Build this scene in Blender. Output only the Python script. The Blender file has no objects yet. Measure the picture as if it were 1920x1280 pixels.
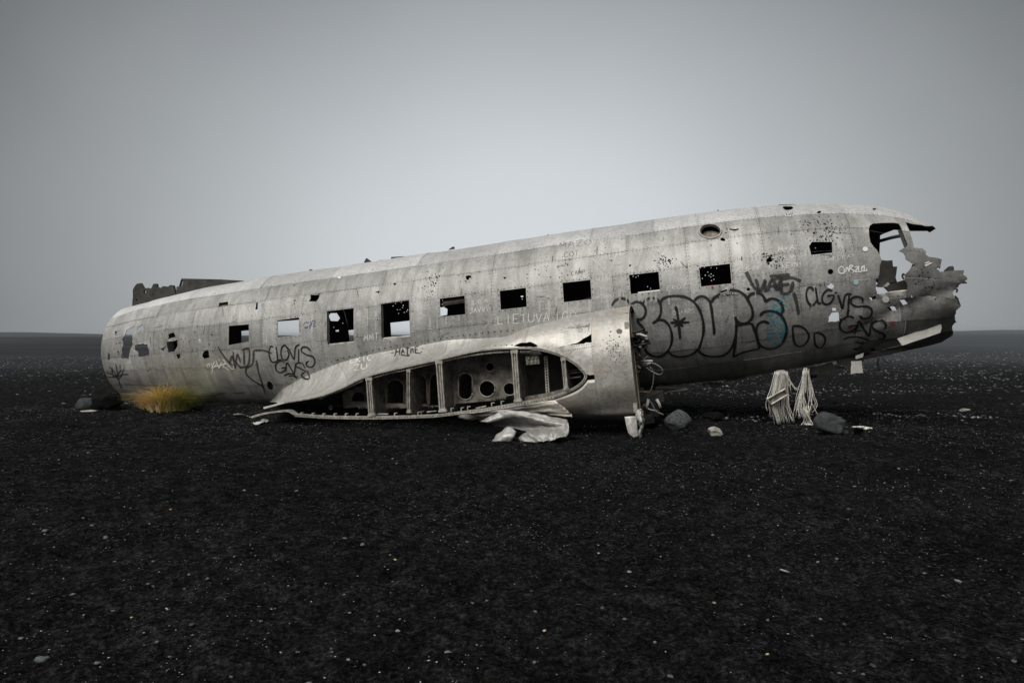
import bpy, bmesh, math, random
import numpy as np
from mathutils import Vector, Matrix, noise
from mathutils.bvhtree import BVHTree
from mathutils.geometry import delaunay_2d_cdt
R = math.radians
random.seed(7)
rng = np.random.default_rng(11)
SC = bpy.context.scene
COL = SC.collection

# ------------------------------------------------------------------ camera
F, CX, CY = 1280.0, 960.0, 640.0
CAM = np.array([0.0, 0.0, 1.40])
PITCH, ROLL = math.atan(14 / 1280.0), 0.0042
fw = np.array([0, math.cos(PITCH), -math.sin(PITCH)])
_r0 = np.array([1.0, 0, 0]); _u0 = np.array([0, math.sin(PITCH), math.cos(PITCH)])
rt = _r0 * math.cos(ROLL) - _u0 * math.sin(ROLL)
upv = _u0 * math.cos(ROLL) + _r0 * math.sin(ROLL)
cam_d = bpy.data.cameras.new('camera'); cam = bpy.data.objects.new('camera', cam_d); COL.objects.link(cam)
cam_d.sensor_width = 36.0; cam_d.lens = 24.0; cam_d.clip_start = 0.05; cam_d.clip_end = 9000
M4 = Matrix.Identity(4)
for i in range(3):
    M4[i][0] = rt[i]; M4[i][1] = upv[i]; M4[i][2] = -fw[i]; M4[i][3] = CAM[i]
cam.matrix_world = M4
SC.camera = cam

# ------------------------------------------------------------------ world, sun, exposure
SUN_EL, SUN_AZ = R(52), R(212)          # azimuth clockwise from +Y (behind the camera, to the left)
w = bpy.data.worlds.new('World'); SC.world = w; w.use_nodes = True
nt = w.node_tree; nt.nodes.clear(); N = nt.nodes.new; Lk = nt.links.new
out = N('ShaderNodeOutputWorld'); bg = N('ShaderNodeBackground'); Lk(bg.outputs[0], out.inputs[0])
sky = N('ShaderNodeTexSky'); sky.sky_type = 'NISHITA'; sky.sun_disc = False
sky.sun_elevation = SUN_EL; sky.sun_rotation = SUN_AZ; sky.air_density = 2.0; sky.dust_density = 6.0
scl = N('ShaderNodeVectorMath'); scl.operation = 'SCALE'; scl.inputs[3].default_value = 0.05
Lk(sky.outputs[0], scl.inputs[0])
tc = N('ShaderNodeTexCoord')
# overcast with a broad bright patch low ahead, its falloff imitating lens vignetting
sb = N('ShaderNodeVectorMath'); sb.operation = 'SUBTRACT'; sb.inputs[1].default_value = (0.02, 1, .09); Lk(tc.outputs['Generated'], sb.inputs[0])
ml = N('ShaderNodeVectorMath'); ml.operation = 'MULTIPLY'; ml.inputs[1].default_value = (1, 1, 1.45); Lk(sb.outputs[0], ml.inputs[0])
dp = N('ShaderNodeVectorMath'); dp.operation = 'LENGTH'; Lk(ml.outputs[0], dp.inputs[0])
cl = N('ShaderNodeTexNoise'); cl.inputs['Scale'].default_value = 2.2; cl.inputs['Detail'].default_value = 4
Lk(tc.outputs['Generated'], cl.inputs['Vector'])
ad = N('ShaderNodeMath'); ad.operation = 'MULTIPLY_ADD'; ad.inputs[1].default_value = 0.10
Lk(cl.outputs['Fac'], ad.inputs[0]); Lk(dp.outputs['Value'], ad.inputs[2])
rp = N('ShaderNodeValToRGB'); rp.color_ramp.interpolation = 'B_SPLINE'
cr = rp.color_ramp
SKY = .655
def sk(v): return (v * SKY * .945, v * SKY * 1.0, v * SKY * 1.045, 1)
cr.elements[0].position = 0.05; cr.elements[0].color = sk(.58)
cr.elements[1].position = 1.0; cr.elements[1].color = sk(.085)
for p_, v_ in ((.25, .55), (.40, .44), (.55, .32), (.68, .225), (.78, .145), (.88, .10)):
    e = cr.elements.new(p_); e.color = sk(v_)
Lk(ad.outputs[0], rp.inputs[0])
mx = N('ShaderNodeMix'); mx.data_type = 'RGBA'; mx.inputs[0].default_value = 0.94
Lk(scl.outputs[0], mx.inputs[6]); Lk(rp.outputs[0], mx.inputs[7])
Lk(mx.outputs[2], bg.inputs[0]); bg.inputs[1].default_value = 1.0

sd = bpy.data.lights.new('sun', 'SUN'); sun = bpy.data.objects.new('sun', sd); COL.objects.link(sun)
sd.energy = 1.5; sd.angle = R(48); sd.color = (1.0, .975, .93)
sdir = Vector((math.sin(SUN_AZ) * math.cos(SUN_EL), math.cos(SUN_AZ) * math.cos(SUN_EL), math.sin(SUN_EL)))
sun.rotation_euler = sdir.to_track_quat('Z', 'Y').to_euler(); sun.location = (0, -20, 30)

vs = SC.view_settings
vs.view_transform = 'Standard'; vs.look = 'None'; vs.exposure = 0.95; vs.gamma = 1.0; vs.use_curve_mapping = False

# ------------------------------------------------------------------ helpers
def at(x, y, Z):
    return CAM + Z * (fw + rt * ((x - CX) / F) - upv * ((y - CY) / F))
def ray(x, y):
    d = fw + rt * ((x - CX) / F) - upv * ((y - CY) / F)
    return d / np.linalg.norm(d)
def mesh(name, verts, faces, mats=(), smooth=True, mi=None, parent=None, attr=None):
    me = bpy.data.meshes.new(name)
    me.from_pydata([tuple(map(float, v)) for v in verts], [], faces)
    for m in mats: me.materials.append(m)
    if mi is not None: me.polygons.foreach_set('material_index', mi)
    if smooth: me.polygons.foreach_set('use_smooth', [True] * len(me.polygons))
    if attr:
        for k, v in attr.items():
            v = np.asarray(v, dtype=np.float32)
            if v.ndim == 1:
                a = me.attributes.new(k, 'FLOAT', 'POINT'); a.data.foreach_set('value', v)
            else:
                a = me.attributes.new(k, 'FLOAT_COLOR', 'POINT'); a.data.foreach_set('color', v.ravel())
    me.update()
    o = bpy.data.objects.new(name, me); COL.objects.link(o)
    if parent is not None: o.parent = parent
    return o
def tag(o, label=None, cat=None, group=None, kind=None):
    if label: o['label'] = label
    if cat: o['category'] = cat
    if group: o['group'] = group
    if kind: o['kind'] = kind
    return o
def fastmesh(name, V, T, mats=(), smooth=False, attr=None, parent=None):
    """numpy triangles -> mesh"""
    me = bpy.data.meshes.new(name)
    n, t = len(V), len(T)
    me.vertices.add(n); me.vertices.foreach_set('co', np.asarray(V, np.float32).ravel())
    me.loops.add(3 * t); me.loops.foreach_set('vertex_index', np.asarray(T, np.int32).ravel())
    me.polygons.add(t); me.polygons.foreach_set('loop_start', np.arange(0, 3 * t, 3, dtype=np.int32))
    me.polygons.foreach_set('loop_total', np.full(t, 3, np.int32))
    for m in mats: me.materials.append(m)
    me.polygons.foreach_set('use_smooth', [smooth] * t)
    if attr:
        for k, v in attr.items():
            v = np.asarray(v, np.float32)
            if v.ndim == 1:
                a = me.attributes.new(k, 'FLOAT', 'POINT'); a.data.foreach_set('value', v)
            else:
                a = me.attributes.new(k, 'FLOAT_COLOR', 'POINT'); a.data.foreach_set('color', v.ravel())
    me.update(calc_edges=True)
    o = bpy.data.objects.new(name, me); COL.objects.link(o)
    if parent is not None: o.parent = parent
    return o
_perm = rng.random((256, 256))
def vnoise(x, y, s=0):
    x = np.asarray(x, float) + 37.7 * s; y = np.asarray(y, float) - 21.3 * s
    xi = np.floor(x).astype(int); yi = np.floor(y).astype(int)
    fx = x - xi; fy = y - yi
    fx = fx * fx * (3 - 2 * fx); fy = fy * fy * (3 - 2 * fy)
    g = lambda a, b: _perm[a & 255, b & 255]
    return (g(xi, yi) * (1 - fx) + g(xi + 1, yi) * fx) * (1 - fy) + (g(xi, yi + 1) * (1 - fx) + g(xi + 1, yi + 1) * fx) * fy - .5
def smooth01(a, b, x):
    t = np.clip((x - a) / (b - a), 0, 1); return t * t * (3 - 2 * t)

# ------------------------------------------------------------------ materials
class NT:
    def __init__(s, name):
        s.m = bpy.data.materials.new(name); s.m.use_nodes = True
        s.t = s.m.node_tree; s.p = s.t.nodes['Principled BSDF']; s.o = s.t.nodes['Material Output']
    def n(s, typ, **k):
        q = s.t.nodes.new(typ)
        for a, b in k.items(): setattr(q, a, b)
        return q
    def l(s, a, b): s.t.links.new(a, b)
    def coord(s, scale=(1, 1, 1), which='Object'):
        c = s.n('ShaderNodeTexCoord'); m = s.n('ShaderNodeMapping'); m.inputs['Scale'].default_value = scale
        s.l(c.outputs[which], m.inputs[0]); return m.outputs[0]
    def noise(s, sc, det=4, ro=.55, vec=None, dist=0):
        q = s.n('ShaderNodeTexNoise'); q.inputs['Scale'].default_value = sc; q.inputs['Detail'].default_value = det
        q.inputs['Roughness'].default_value = ro; q.inputs['Distortion'].default_value = dist
        if vec is not None: s.l(vec, q.inputs['Vector'])
        return q.outputs['Fac']
    def ramp(s, fac, stops):
        q = s.n('ShaderNodeValToRGB'); c = q.color_ramp
        c.elements[0].position, c.elements[0].color = stops[0][0], (*stops[0][1], 1) if len(stops[0][1]) == 3 else stops[0][1]
        c.elements[1].position, c.elements[1].color = stops[-1][0], (*stops[-1][1], 1)
        for p_, c_ in stops[1:-1]:
            e_ = c.elements.new(p_); e_.color = (*c_, 1)
        s.l(fac, q.inputs[0]); return q.outputs[0]
    def mix(s, f, a, b, mode='MIX'):
        q = s.n('ShaderNodeMix', data_type='RGBA', blend_type=mode)
        for i, v in ((0, f), (6, a), (7, b)):
            if hasattr(v, 'is_linked'): s.l(v, q.inputs[i])
            elif i == 0: q.inputs[0].default_value = v
            else: q.inputs[i].default_value = (*v, 1)
        return q.outputs[2]
    def math(s, op, a, b=None, c=None, clamp=False):
        q = s.n('ShaderNodeMath', operation=op); q.use_clamp = clamp
        for i, v in enumerate((a, b, c)):
            if v is None: continue
            if hasattr(v, 'is_linked'): s.l(v, q.inputs[i])
            else: q.inputs[i].default_value = v
        return q.outputs[0]
    def bump(s, h, st, dist=.01, nrm=None):
        q = s.n('ShaderNodeBump'); q.inputs['Strength'].default_value = st; q.inputs['Distance'].default_value = dist
        s.l(h, q.inputs['Height'])
        if nrm is not None: s.l(nrm, q.inputs['Normal'])
        return q.outputs[0]
def g3(v, t=(1, 1, 1)): return (v * t[0], v * t[1], v * t[2])
WARM = (1.005, 1.0, .96)

def metal_skin(name, lo, hi, tint=WARM, metallic=.35, rough=.48, streak=.42, spots=.6, warm_patch=0.0, grime=.42):
    s = NT(name)
    co = s.coord()
    big = s.noise(1.1, 5, .6, co)
    c1 = s.ramp(big, [(.30, g3(lo, tint)), (.55, g3((lo + hi) / 2, tint)), (.75, g3(hi, (1, 1, .98)))])
    # rain streaks that run down the sides
    st = s.noise(1.0, 5, .65, s.coord((7.5, 2.0, .55)))
    c2 = s.mix(streak, c1, s.ramp(st, [(.33, g3(.25)), (.60, g3(1.0))]), 'MULTIPLY')
    # fine oxide mottling and pits
    fine = s.noise(22, 6, .7, co)
    c3 = s.mix(.55, c2, s.ramp(fine, [(.30, g3(.55)), (.52, g3(.98)), (.72, g3(1.12))]), 'MULTIPLY')
    sp = s.noise(70, 3, .6, co); cl_ = s.noise(2.6, 2, .5, co)
    spm = s.math('MULTIPLY', s.ramp(sp, [(.29, g3(1)), (.34, g3(0))]), s.ramp(cl_, [(.50, g3(0)), (.66, g3(1))]))
    c4 = s.mix(s.math('MULTIPLY', spm, spots), c3, (.05, .046, .042))
    # brown grime
    gr = s.noise(1.7, 6, .7, s.coord((1.5, 1, .7)), .6)
    c5 = s.mix(s.math('MULTIPLY', s.ramp(gr, [(.47, g3(0)), (.70, g3(1))]), grime), c4, (.145, .135, .118))
    # chalky scuffs
    ch = s.noise(3.3, 7, .75, s.coord((1.4, 1, .8)), .9)
    c6 = s.mix(s.math('MULTIPLY', s.ramp(ch, [(.60, g3(0)), (.78, g3(1))]), .38), c5, (.66, .65, .62))
    oi = s.n('ShaderNodeObjectInfo')
    tone = s.ramp(oi.outputs['Random'], [(0, g3(.78)), (1, g3(1.12))])
    c7 = s.mix(1.0, c6, tone, 'MULTIPLY')
    if warm_patch:
        wp = s.noise(1.5, 4, .6, co)
        c7 = s.mix(s.math('MULTIPLY', s.ramp(wp, [(.42, g3(0)), (.62, g3(1))]), warm_patch), c7, (.42, .34, .25))
    s.l(c7, s.p.inputs['Base Color'])
    s.p.inputs['Metallic'].default_value = metallic
    s.l(s.math('MULTIPLY_ADD', fine, .35, rough - .15), s.p.inputs['Roughness'])
    b1 = s.bump(s.noise(3.0, 5, .6, s.coord((1, 1, .8))), .5, .05)
    b2 = s.bump(fine, .2, .003, b1)
    b3 = s.bump(sp, .20, .004, b2)
    s.l(b3, s.p.inputs['Normal'])
    return s.m
def plain(name, col, rough=.7, metallic=0, var=.35, sc=8, bump=.3, bdist=.01, spec=.5):
    s = NT(name); co = s.coord()
    nz = s.noise(sc, 6, .65, co)
    s.l(s.ramp(nz, [(.3, g3(1 - var, col)), (.7, g3(1 + var, col))]), s.p.inputs['Base Color'])
    s.p.inputs['Roughness'].default_value = rough; s.p.inputs['Metallic'].default_value = metallic; s.p.inputs['Specular IOR Level'].default_value = spec
    if bump: s.l(s.bump(nz, bump, bdist), s.p.inputs['Normal'])
    return s.m
def paint(name, col, op=1.0, rough=.6, speck=.0):
    s = NT(name)
    a = s.n('ShaderNodeAttribute', attribute_name='paint')
    al = s.math('MULTIPLY', a.outputs['Fac'], op)
    if speck:
        nz = s.noise(55, 4, .7, s.coord())
        al = s.math('MULTIPLY', al, s.math('MULTIPLY_ADD', s.ramp(nz, [(.38, g3(0)), (.6, g3(1))]), speck, 1 - speck))
    s.p.inputs['Base Color'].default_value = (*col, 1); s.p.inputs['Roughness'].default_value = rough
    s.l(al, s.p.inputs['Alpha'])
    return s.m

MS = metal_skin('weathered_aluminium', .42, .62, metallic=.28, rough=.52)
MNOSE = metal_skin('shaded_nose_aluminium', .20, .36, (1.0, 1.0, .95), metallic=.3, rough=.5, grime=.6)  # skin colour darkened for the shade on the downturned nose, plus extra grime
MROOF = metal_skin('weathered_skylit_roof', .66, .86, (1.0, 1.0, .99), streak=.15, spots=.2, grime=.12)  # roof copy of the skin, sky brightness put into a lighter base colour
MNAC = metal_skin('pale_nacelle_aluminium', .56, .76, (1.02, 1, .95), streak=.25, spots=.5, warm_patch=.15)
MBAND = metal_skin('warm_nacelle_band_aluminium', .54, .74, (1.04, 1, .93), metallic=.3, rough=.45, streak=.2, spots=.6, warm_patch=.45)
MFIL = metal_skin('fillet_aluminium', .44, .66, (1.02, 1, .95), streak=.4, spots=.3)
MIN = plain('dark_interior', (.020, .020, .019), .85, 0, .4, 5)  # inner faces near black, the unlit cabin's shade put into the colour
MFRAME = plain('pale_structural_metal', (.42, .40, .355), .55, .25, .6, 11)
MRIBW = plain('mottled_rib_web', (.22, .20, .17), .65, .15, .8, 9)
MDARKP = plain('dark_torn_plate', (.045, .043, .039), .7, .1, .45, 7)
MHOLE = plain('hole_black', (.006, .006, .006), .95, 0, .1, 5, 0)
MRUST = plain('brown_firewall', (.16, .115, .08), .7, .1, .5, 12)
MCABLE = plain('black_rubber', (.012, .012, .012), .6, 0, .2, 5, 0)
MWIRE = plain('pale_wire', (.5, .49, .46), .5, 0, .1, 5, 0)
MWHITE = plain('white_panel', (.66, .65, .61), .6, 0, .18, 10)
MROPE = plain('bleached_fibre', (.84, .82, .75), .85, 0, .3, 30, 0)
P_BLACK = paint('black_spray_paint', (.012, .012, .012), .96)
P_FADE = paint('faded_black_paint', (.028, .028, .027), .84, speck=.3)
P_CHALK = paint('white_chalk', (.85, .84, .81), .9, .9, speck=.6)
P_WHITE = paint('white_marker', (.85, .85, .83), .92)
P_GHOST = paint('ghost_lettering', (.78, .77, .74), .62, .8, speck=.75)
P_BLUE = paint('cyan_chalk', (.06, .40, .52), .95, .8, speck=.55)
P_VIOLET = paint('violet_marker', (.10, .09, .22), .8, .6, speck=.2)
P_RED = paint('red_paint', (.40, .04, .05), .9, .6, speck=.2)
P_SCR = paint('dark_scratch', (.05, .048, .045), .65, .8, speck=.4)
P_TEAL = paint('pale_teal_sticker', (.42, .60, .62), .95)

# ------------------------------------------------------------------ ground
def ground_z(x, y):
    x = np.asarray(x, float); y = np.asarray(y, float)
    r = np.hypot(x, y)
    near = 1 - smooth01(25, 70, r)
    z = .10 * vnoise(x * .22, y * .22, 1) + .055 * vnoise(x * .7, y * .7, 2)
    z += near * (.030 * vnoise(x * 2.1, y * 3.0, 3) + .050 * vnoise(x * 4.0, y * 6.0, 4) + .042 * vnoise(x * 9, y * 12, 5) + .026 * vnoise(x * 21, y * 25, 6))
    # sand banked against the tail and a shallow scour under the wing stub
    z += .13 * np.exp(-(((x + 5.6) / 2.6) ** 2 + ((y - 12.9) / 1.6) ** 2))
    z -= .06 * np.exp(-(((x + .6) / 2.6) ** 2 + ((y - 9.6) / 1.0) ** 2))
    # low rim where the trampled sand meets the gravel plain
    z += .05 * np.exp(-((y - (11.2 + .25 * np.sin(x * .7))) / .8) ** 2) * smooth01(2.6, 4.5, x)
    # distance: barely swelling plain
    far = smooth01(60, 400, r)
    z += far * (1.1 * vnoise(x * .008, y * .008, 7) + .35 * vnoise(x * .03, y * .05, 8))
    z += 6.5 * np.exp(-(((x + 690) / 150) ** 2 + ((y - 905) / 160) ** 2)) + 1.3 * np.exp(-((y - 330 - .2 * x) / 60) ** 2) * smooth01(-60, -190, x)
    z += 4.5 * np.exp(-(((x - 760) / 220) ** 2 + ((y - 900) / 200) ** 2))
    return z
def axis(n, near, far):
    t = np.linspace(-1, 1, n); k = math.asinh(far / near)
    return near * np.sinh(k * t)
gx = axis(900, 2.4, 3200)
tt = np.linspace(-.6, 1, 800); ky = math.asinh(3200 / 2.2)
gy = 2.2 * np.sinh(ky * tt) + 3.6
X, Y = np.meshgrid(gx, gy, indexing='ij')
Zg = ground_z(X, Y)
V = np.stack([X, Y, Zg], -1).reshape(-1, 3)
ny = len(gy); I, J = np.meshgrid(np.arange(len(gx) - 1), np.arange(ny - 1), indexing='ij')
a = (I * ny + J).ravel(); b = a + ny; c = b + 1; d = a + 1
T = np.concatenate([np.stack([a, b, c], 1), np.stack([a, c, d], 1)])
s = NT('black_sand'); co = s.coord()
sep = s.n('ShaderNodeSeparateXYZ'); s.l(co, sep.inputs[0])
ln = s.n('ShaderNodeVectorMath', operation='LENGTH'); s.l(co, ln.inputs[0])
grain = s.noise(160, 3, .7, co); lump = s.noise(9, 6, .7, co); blot = s.noise(.8, 4, .6, co)
base = s.ramp(lump, [(.30, (.0045, .0045, .0047)), (.50, (.0120, .0120, .0125)), (.72, (.031, .031, .032))])
base = s.mix(.9, base, s.ramp(s.noise(42, 5, .75, co), [(.34, g3(.12)), (.5, g3(.8)), (.66, g3(3.0))]), 'MULTIPLY')
base = s.mix(.5, base, s.ramp(blot, [(.3, g3(.35)), (.7, g3(1.5))]), 'MULTIPLY')
base = s.mix(s.math('MULTIPLY', s.ramp(grain, [(.60, g3(0)), (.70, g3(1))]), .38), base, (.11, .11, .115))
# pale gravel that thickens beyond the trampled sand
gv = s.n('ShaderNodeMapRange'); gv.inputs[1].default_value = 12; gv.inputs[2].default_value = 26; s.l(ln.outputs['Value'], gv.inputs[0])
peb = s.noise(13, 4, .75, s.coord((1, .55, 1)))
gcol = s.ramp(peb, [(.40, (.010, .010, .011)), (.56, (.020, .021, .022)), (.68, (.075, .078, .082))])
base = s.mix(s.math('MULTIPLY', gv.outputs[0], .75), base, gcol)
pv = s.n('ShaderNodeMapRange'); pv.inputs[1].default_value = 27; pv.inputs[2].default_value = 40; s.l(ln.outputs['Value'], pv.inputs[0])
band = s.noise(.05, 5, .6, s.coord((.25, 1.6, 1)))
pcol = s.ramp(band, [(.30, (.026, .028, .031)), (.5, (.042, .045, .049)), (.7, (.064, .068, .074))])
px_ = s.n('ShaderNodeMapRange'); px_.inputs[1].default_value = 8; px_.inputs[2].default_value = 50; s.l(sep.outputs['X'], px_.inputs[0])
pcol = s.mix(s.math('MULTIPLY', px_.outputs[0], .8), pcol, (.088, .098, .108))  # bluish haze pallor put into the ground colour toward the right
base = s.mix(pv.outputs[0], base, pcol)
s.l(base, s.p.inputs['Base Color']); s.p.inputs['Roughness'].default_value = .8
s.p.inputs['Specular IOR Level'].default_value = .0
s.l(s.bump(grain, .7, .006, s.bump(s.noise(28, 5, .7, co), .8, .02, s.bump(lump, 1.0, .06))), s.p.inputs['Normal'])
ground = fastmesh('ground', V, T, [s.m], True); tag(ground, kind='structure', label='black volcanic sand plain running to the horizon')

# ------------------------------------------------------------------ the wreck: frame of reference
_A = at(1275.5, 522.5, 10.0); _B = at(493.5, 621.5, 11.96)
eu = (_A - _B) / np.linalg.norm(_A - _B)
ev = np.array([-eu[1], eu[0], 0]); ev /= np.linalg.norm(ev)
ew = np.cross(eu, ev)
O = _A + 1.25 * ev
BASE = O - 1.6 * ew
wreck = bpy.data.objects.new('airplane_wreck', None); COL.objects.link(wreck)
MW = Matrix.Identity(4)
for i in range(3):
    MW[i][0] = eu[i]; MW[i][1] = ev[i]; MW[i][2] = ew[i]; MW[i][3] = BASE[i]
wreck.matrix_world = MW; wreck.empty_display_size = .3
tag(wreck, 'long torn grey aircraft fuselage with wing stub, covered in graffiti, lying on black sand', 'airplane wreck')
RB = np.stack([eu, ev, ew])
def loc(Pw): return (np.asarray(Pw) - BASE) @ RB.T          # world -> wreck frame
def wld(L): return np.asarray(L) @ RB + BASE
def planept(x, y, lat):
    """pixel -> local point on the upright plane 'lat' metres off the centreline"""
    d = ray(x, y); k = ((O - CAM) @ ev + lat) / (d @ ev)
    return loc(CAM + k * d)

UK = np.array([-11.15, -10.2, -9.2, -8.2, -7.2, -6.2, -5.2, -4.2, -3, -2, -1, 0, 1, 1.7, 2.4, 2.9, 3.3, 3.65, 4.1])
TK = np.array([.95, 1.045, 1.105, 1.130, 1.133, 1.130, 1.122, 1.118, 1.118, 1.118, 1.118, 1.110, 1.078, 1.022, .930, .820, .634, .35, -.15])
BK = -np.array([1.03, 1.16, 1.31, 1.43, 1.49, 1.52, 1.55, 1.58, 1.60, 1.61, 1.62, 1.61, 1.565, 1.505, 1.435, 1.40, 1.355, 1.285, 1.17])
AK = np.array([.86, .94, 1.03, 1.10, 1.15, 1.19, 1.22, 1.25, 1.27, 1.27, 1.27, 1.27, 1.26, 1.23, 1.16, 1.08, 1.02, .95, .87])
def herm(x, y, q):
    dd = np.gradient(y, x); i = np.clip(np.searchsorted(x, q) - 1, 0, len(x) - 2)
    h = x[i + 1] - x[i]; s_ = (q - x[i]) / h
    return (1 + 2 * s_) * (1 - s_) ** 2 * y[i] + s_ * (1 - s_) ** 2 * h * dd[i] + s_ * s_ * (3 - 2 * s_) * y[i + 1] + s_ * s_ * (s_ - 1) * h * dd[i + 1]
NOISE_ON = [True]
def fus(u, th):
    u = np.asarray(u, float); th = np.asarray(th, float)
    t_ = herm(UK, TK, u); b_ = herm(UK, BK, u); a_ = herm(UK, AK, u)
    m = (t_ + b_) / 2; h = (t_ - b_) / 2
    # dents and buckles, strongest on the torn nose and near the tail holes
    k = .014 + .045 * smooth01(2.3, 3.4, u) * smooth01(.5, -.2, np.sin(th)) + .016 * (1 - smooth01(-10.4, -8.6, u))
    dn = k * 1.5 * vnoise(u * 1.1 + 5, th * 1.9 + 9, 3) + k * .9 * vnoise(u * 2.7, th * 3.6, 5) + .006 * vnoise(u * 7, th * 8, 6)
    # long fold across the lower nose
    fold = np.exp(-((th - (-.75 + .42 * (u - 2.2))) / .07) ** 2) * smooth01(2.0, 2.6, u)
    dn = dn - .05 * fold
    return np.stack([u, -(a_ + dn) * np.cos(th), m + (h + dn) * np.sin(th) + 1.6], -1)

class Surf:
    def __init__(s, f, u0, u1, v0, v1, nu, nv):
        s.f = f; s.us = np.linspace(u0, u1, nu); s.vs = np.linspace(v0, v1, nv)
        U, Vv = np.meshgrid(s.us, s.vs, indexing='ij')
        s.G = wld(f(U, Vv)); s.nv = nv
        P_ = s.G.reshape(-1, 3); s.uv = np.stack([U.ravel(), Vv.ravel()], 1); s.P = P_
        I, J = np.meshgrid(np.arange(nu - 1), np.arange(nv - 1), indexing='ij')
        a = (I * nv + J).ravel(); b = a + nv; c = b + 1; d = a + 1
        s.T = np.concatenate([np.stack([a, b, c], 1), np.stack([a, c, d], 1)])
        s.bvh = BVHTree.FromPolygons(P_.tolist(), s.T.tolist())
    def _inv(s, hit, fi):
        t = s.T[fi]; A, B, C_ = s.P[t]; v0 = B - A; v1 = C_ - A; v2 = hit - A
        d00 = v0 @ v0; d01 = v0 @ v1; d11 = v1 @ v1; d20 = v2 @ v0; d21 = v2 @ v1
        de = d00 * d11 - d01 * d01
        if abs(de) < 1e-14: return s.uv[t[0]]
        b = (d11 * d20 - d01 * d21) / de; c = (d00 * d21 - d01 * d20) / de
        return s.uv[t[0]] * (1 - b - c) + s.uv[t[1]] * b + s.uv[t[2]] * c
    def hit(s, x, y, nth=0, miss=True):
        d = ray(x, y); o = Vector(CAM); dv = Vector(d); k = None
        for _ in range(nth + 1):
            p_, n_, fi, ds = s.bvh.ray_cast(o, dv)
            if p_ is None: break
            o = p_ + dv * .05
        if p_ is not None: return s._inv(np.array(p_), fi)
        if not miss: return None
        best = None
        for q in np.linspace(6, 17, 45):
            pt = CAM + d * q
            p_, n_, fi, ds = s.bvh.find_nearest(Vector(pt))
            if best is None or ds < best[0]: best = (ds, p_, fi)
        return s._inv(np.array(best[1]), best[2])
    def pos(s, u, v): return s.f(u, v)
    def nrm(s, u, v, e=.02):
        a = s.f(u + e, v) - s.f(u - e, v); b = s.f(u, v + e) - s.f(u, v - e)
        n = np.cross(a, b); n /= np.maximum(np.linalg.norm(n, axis=-1, keepdims=True), 1e-9)
        return n
FUS = Surf(fus, -11.15, 4.1, -R(90), R(270), 620, 200)
fsign = 1.0 if FUS.nrm(np.array(0.), np.array(0.))[1] < 0 else -1.0

def px_poly(S, pts, nth=0): return np.array([S.hit(x, y, nth) for x, y in pts])
def inpoly(P_, poly):
    x, y = P_[:, 0], P_[:, 1]; r = np.zeros(len(P_), bool)
    x0, y0 = poly[:, 0], poly[:, 1]; x1, y1 = np.roll(x0, -1), np.roll(y0, -1)
    for a, b, c, d in zip(x0, y0, x1, y1):
        if b == d: continue
        m = ((b > y) != (d > y)) & (x < (c - a) * (y - b) / (d - b) + a); r ^= m
    return r
def rough(pts, amp, step=6, seed=0, closed=True):
    """tear an outline: add jittered points along its edges"""
    rr = random.Random(seed); o = []
    n = len(pts)
    for i in range(n if closed else n - 1):
        a = np.array(pts[i], float); b = np.array(pts[(i + 1) % n], float)
        k = max(1, int(np.linalg.norm(b - a) / step))
        for j in range(k):
            p_ = a + (b - a) * j / k
            if j: p_ = p_ + np.array([rr.uniform(-amp, amp), rr.uniform(-amp, amp)])
            o.append(tuple(p_))
    return o
def ell(cx, cy, rx, ry, n=14, rot=0, jit=0, seed=0):
    rr = random.Random(seed)
    o = []
    for i in range(n):
        t = 2 * math.pi * i / n; k = 1 + rr.uniform(-jit, jit)
        x = rx * k * math.cos(t); y = ry * k * math.sin(t)
        o.append((cx + x * math.cos(rot) - y * math.sin(rot), cy + x * math.sin(rot) + y * math.cos(rot)))
    return o
def Z1(p): return [(x / 4.4125 + 170, y / 4.4125 + 500) for x, y in p]
def Z2(p): return [(x / 4.267 + 470, y / 4.267 + 440) for x, y in p]
def Z3(p): return [(x / 5.053 + 800, y / 5.053 + 400) for x, y in p]
def Z4(p): return [(x / 3.658 + 1120, y / 3.658 + 370) for x, y in p]
def Z5(p): return [(x / 3.6575 + 1440, y / 3.6575 + 370) for x, y in p]
def Z6(p): return [(x / 4.8 + 450, y / 4.8 + 600) for x, y in p]
def Z7(p): return [(x / 4.571 + 820, y / 4.571 + 560) for x, y in p]
def Z8(p): return [(x / 8.0 + 1600, y / 8.0 + 400) for x, y in p]

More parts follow.
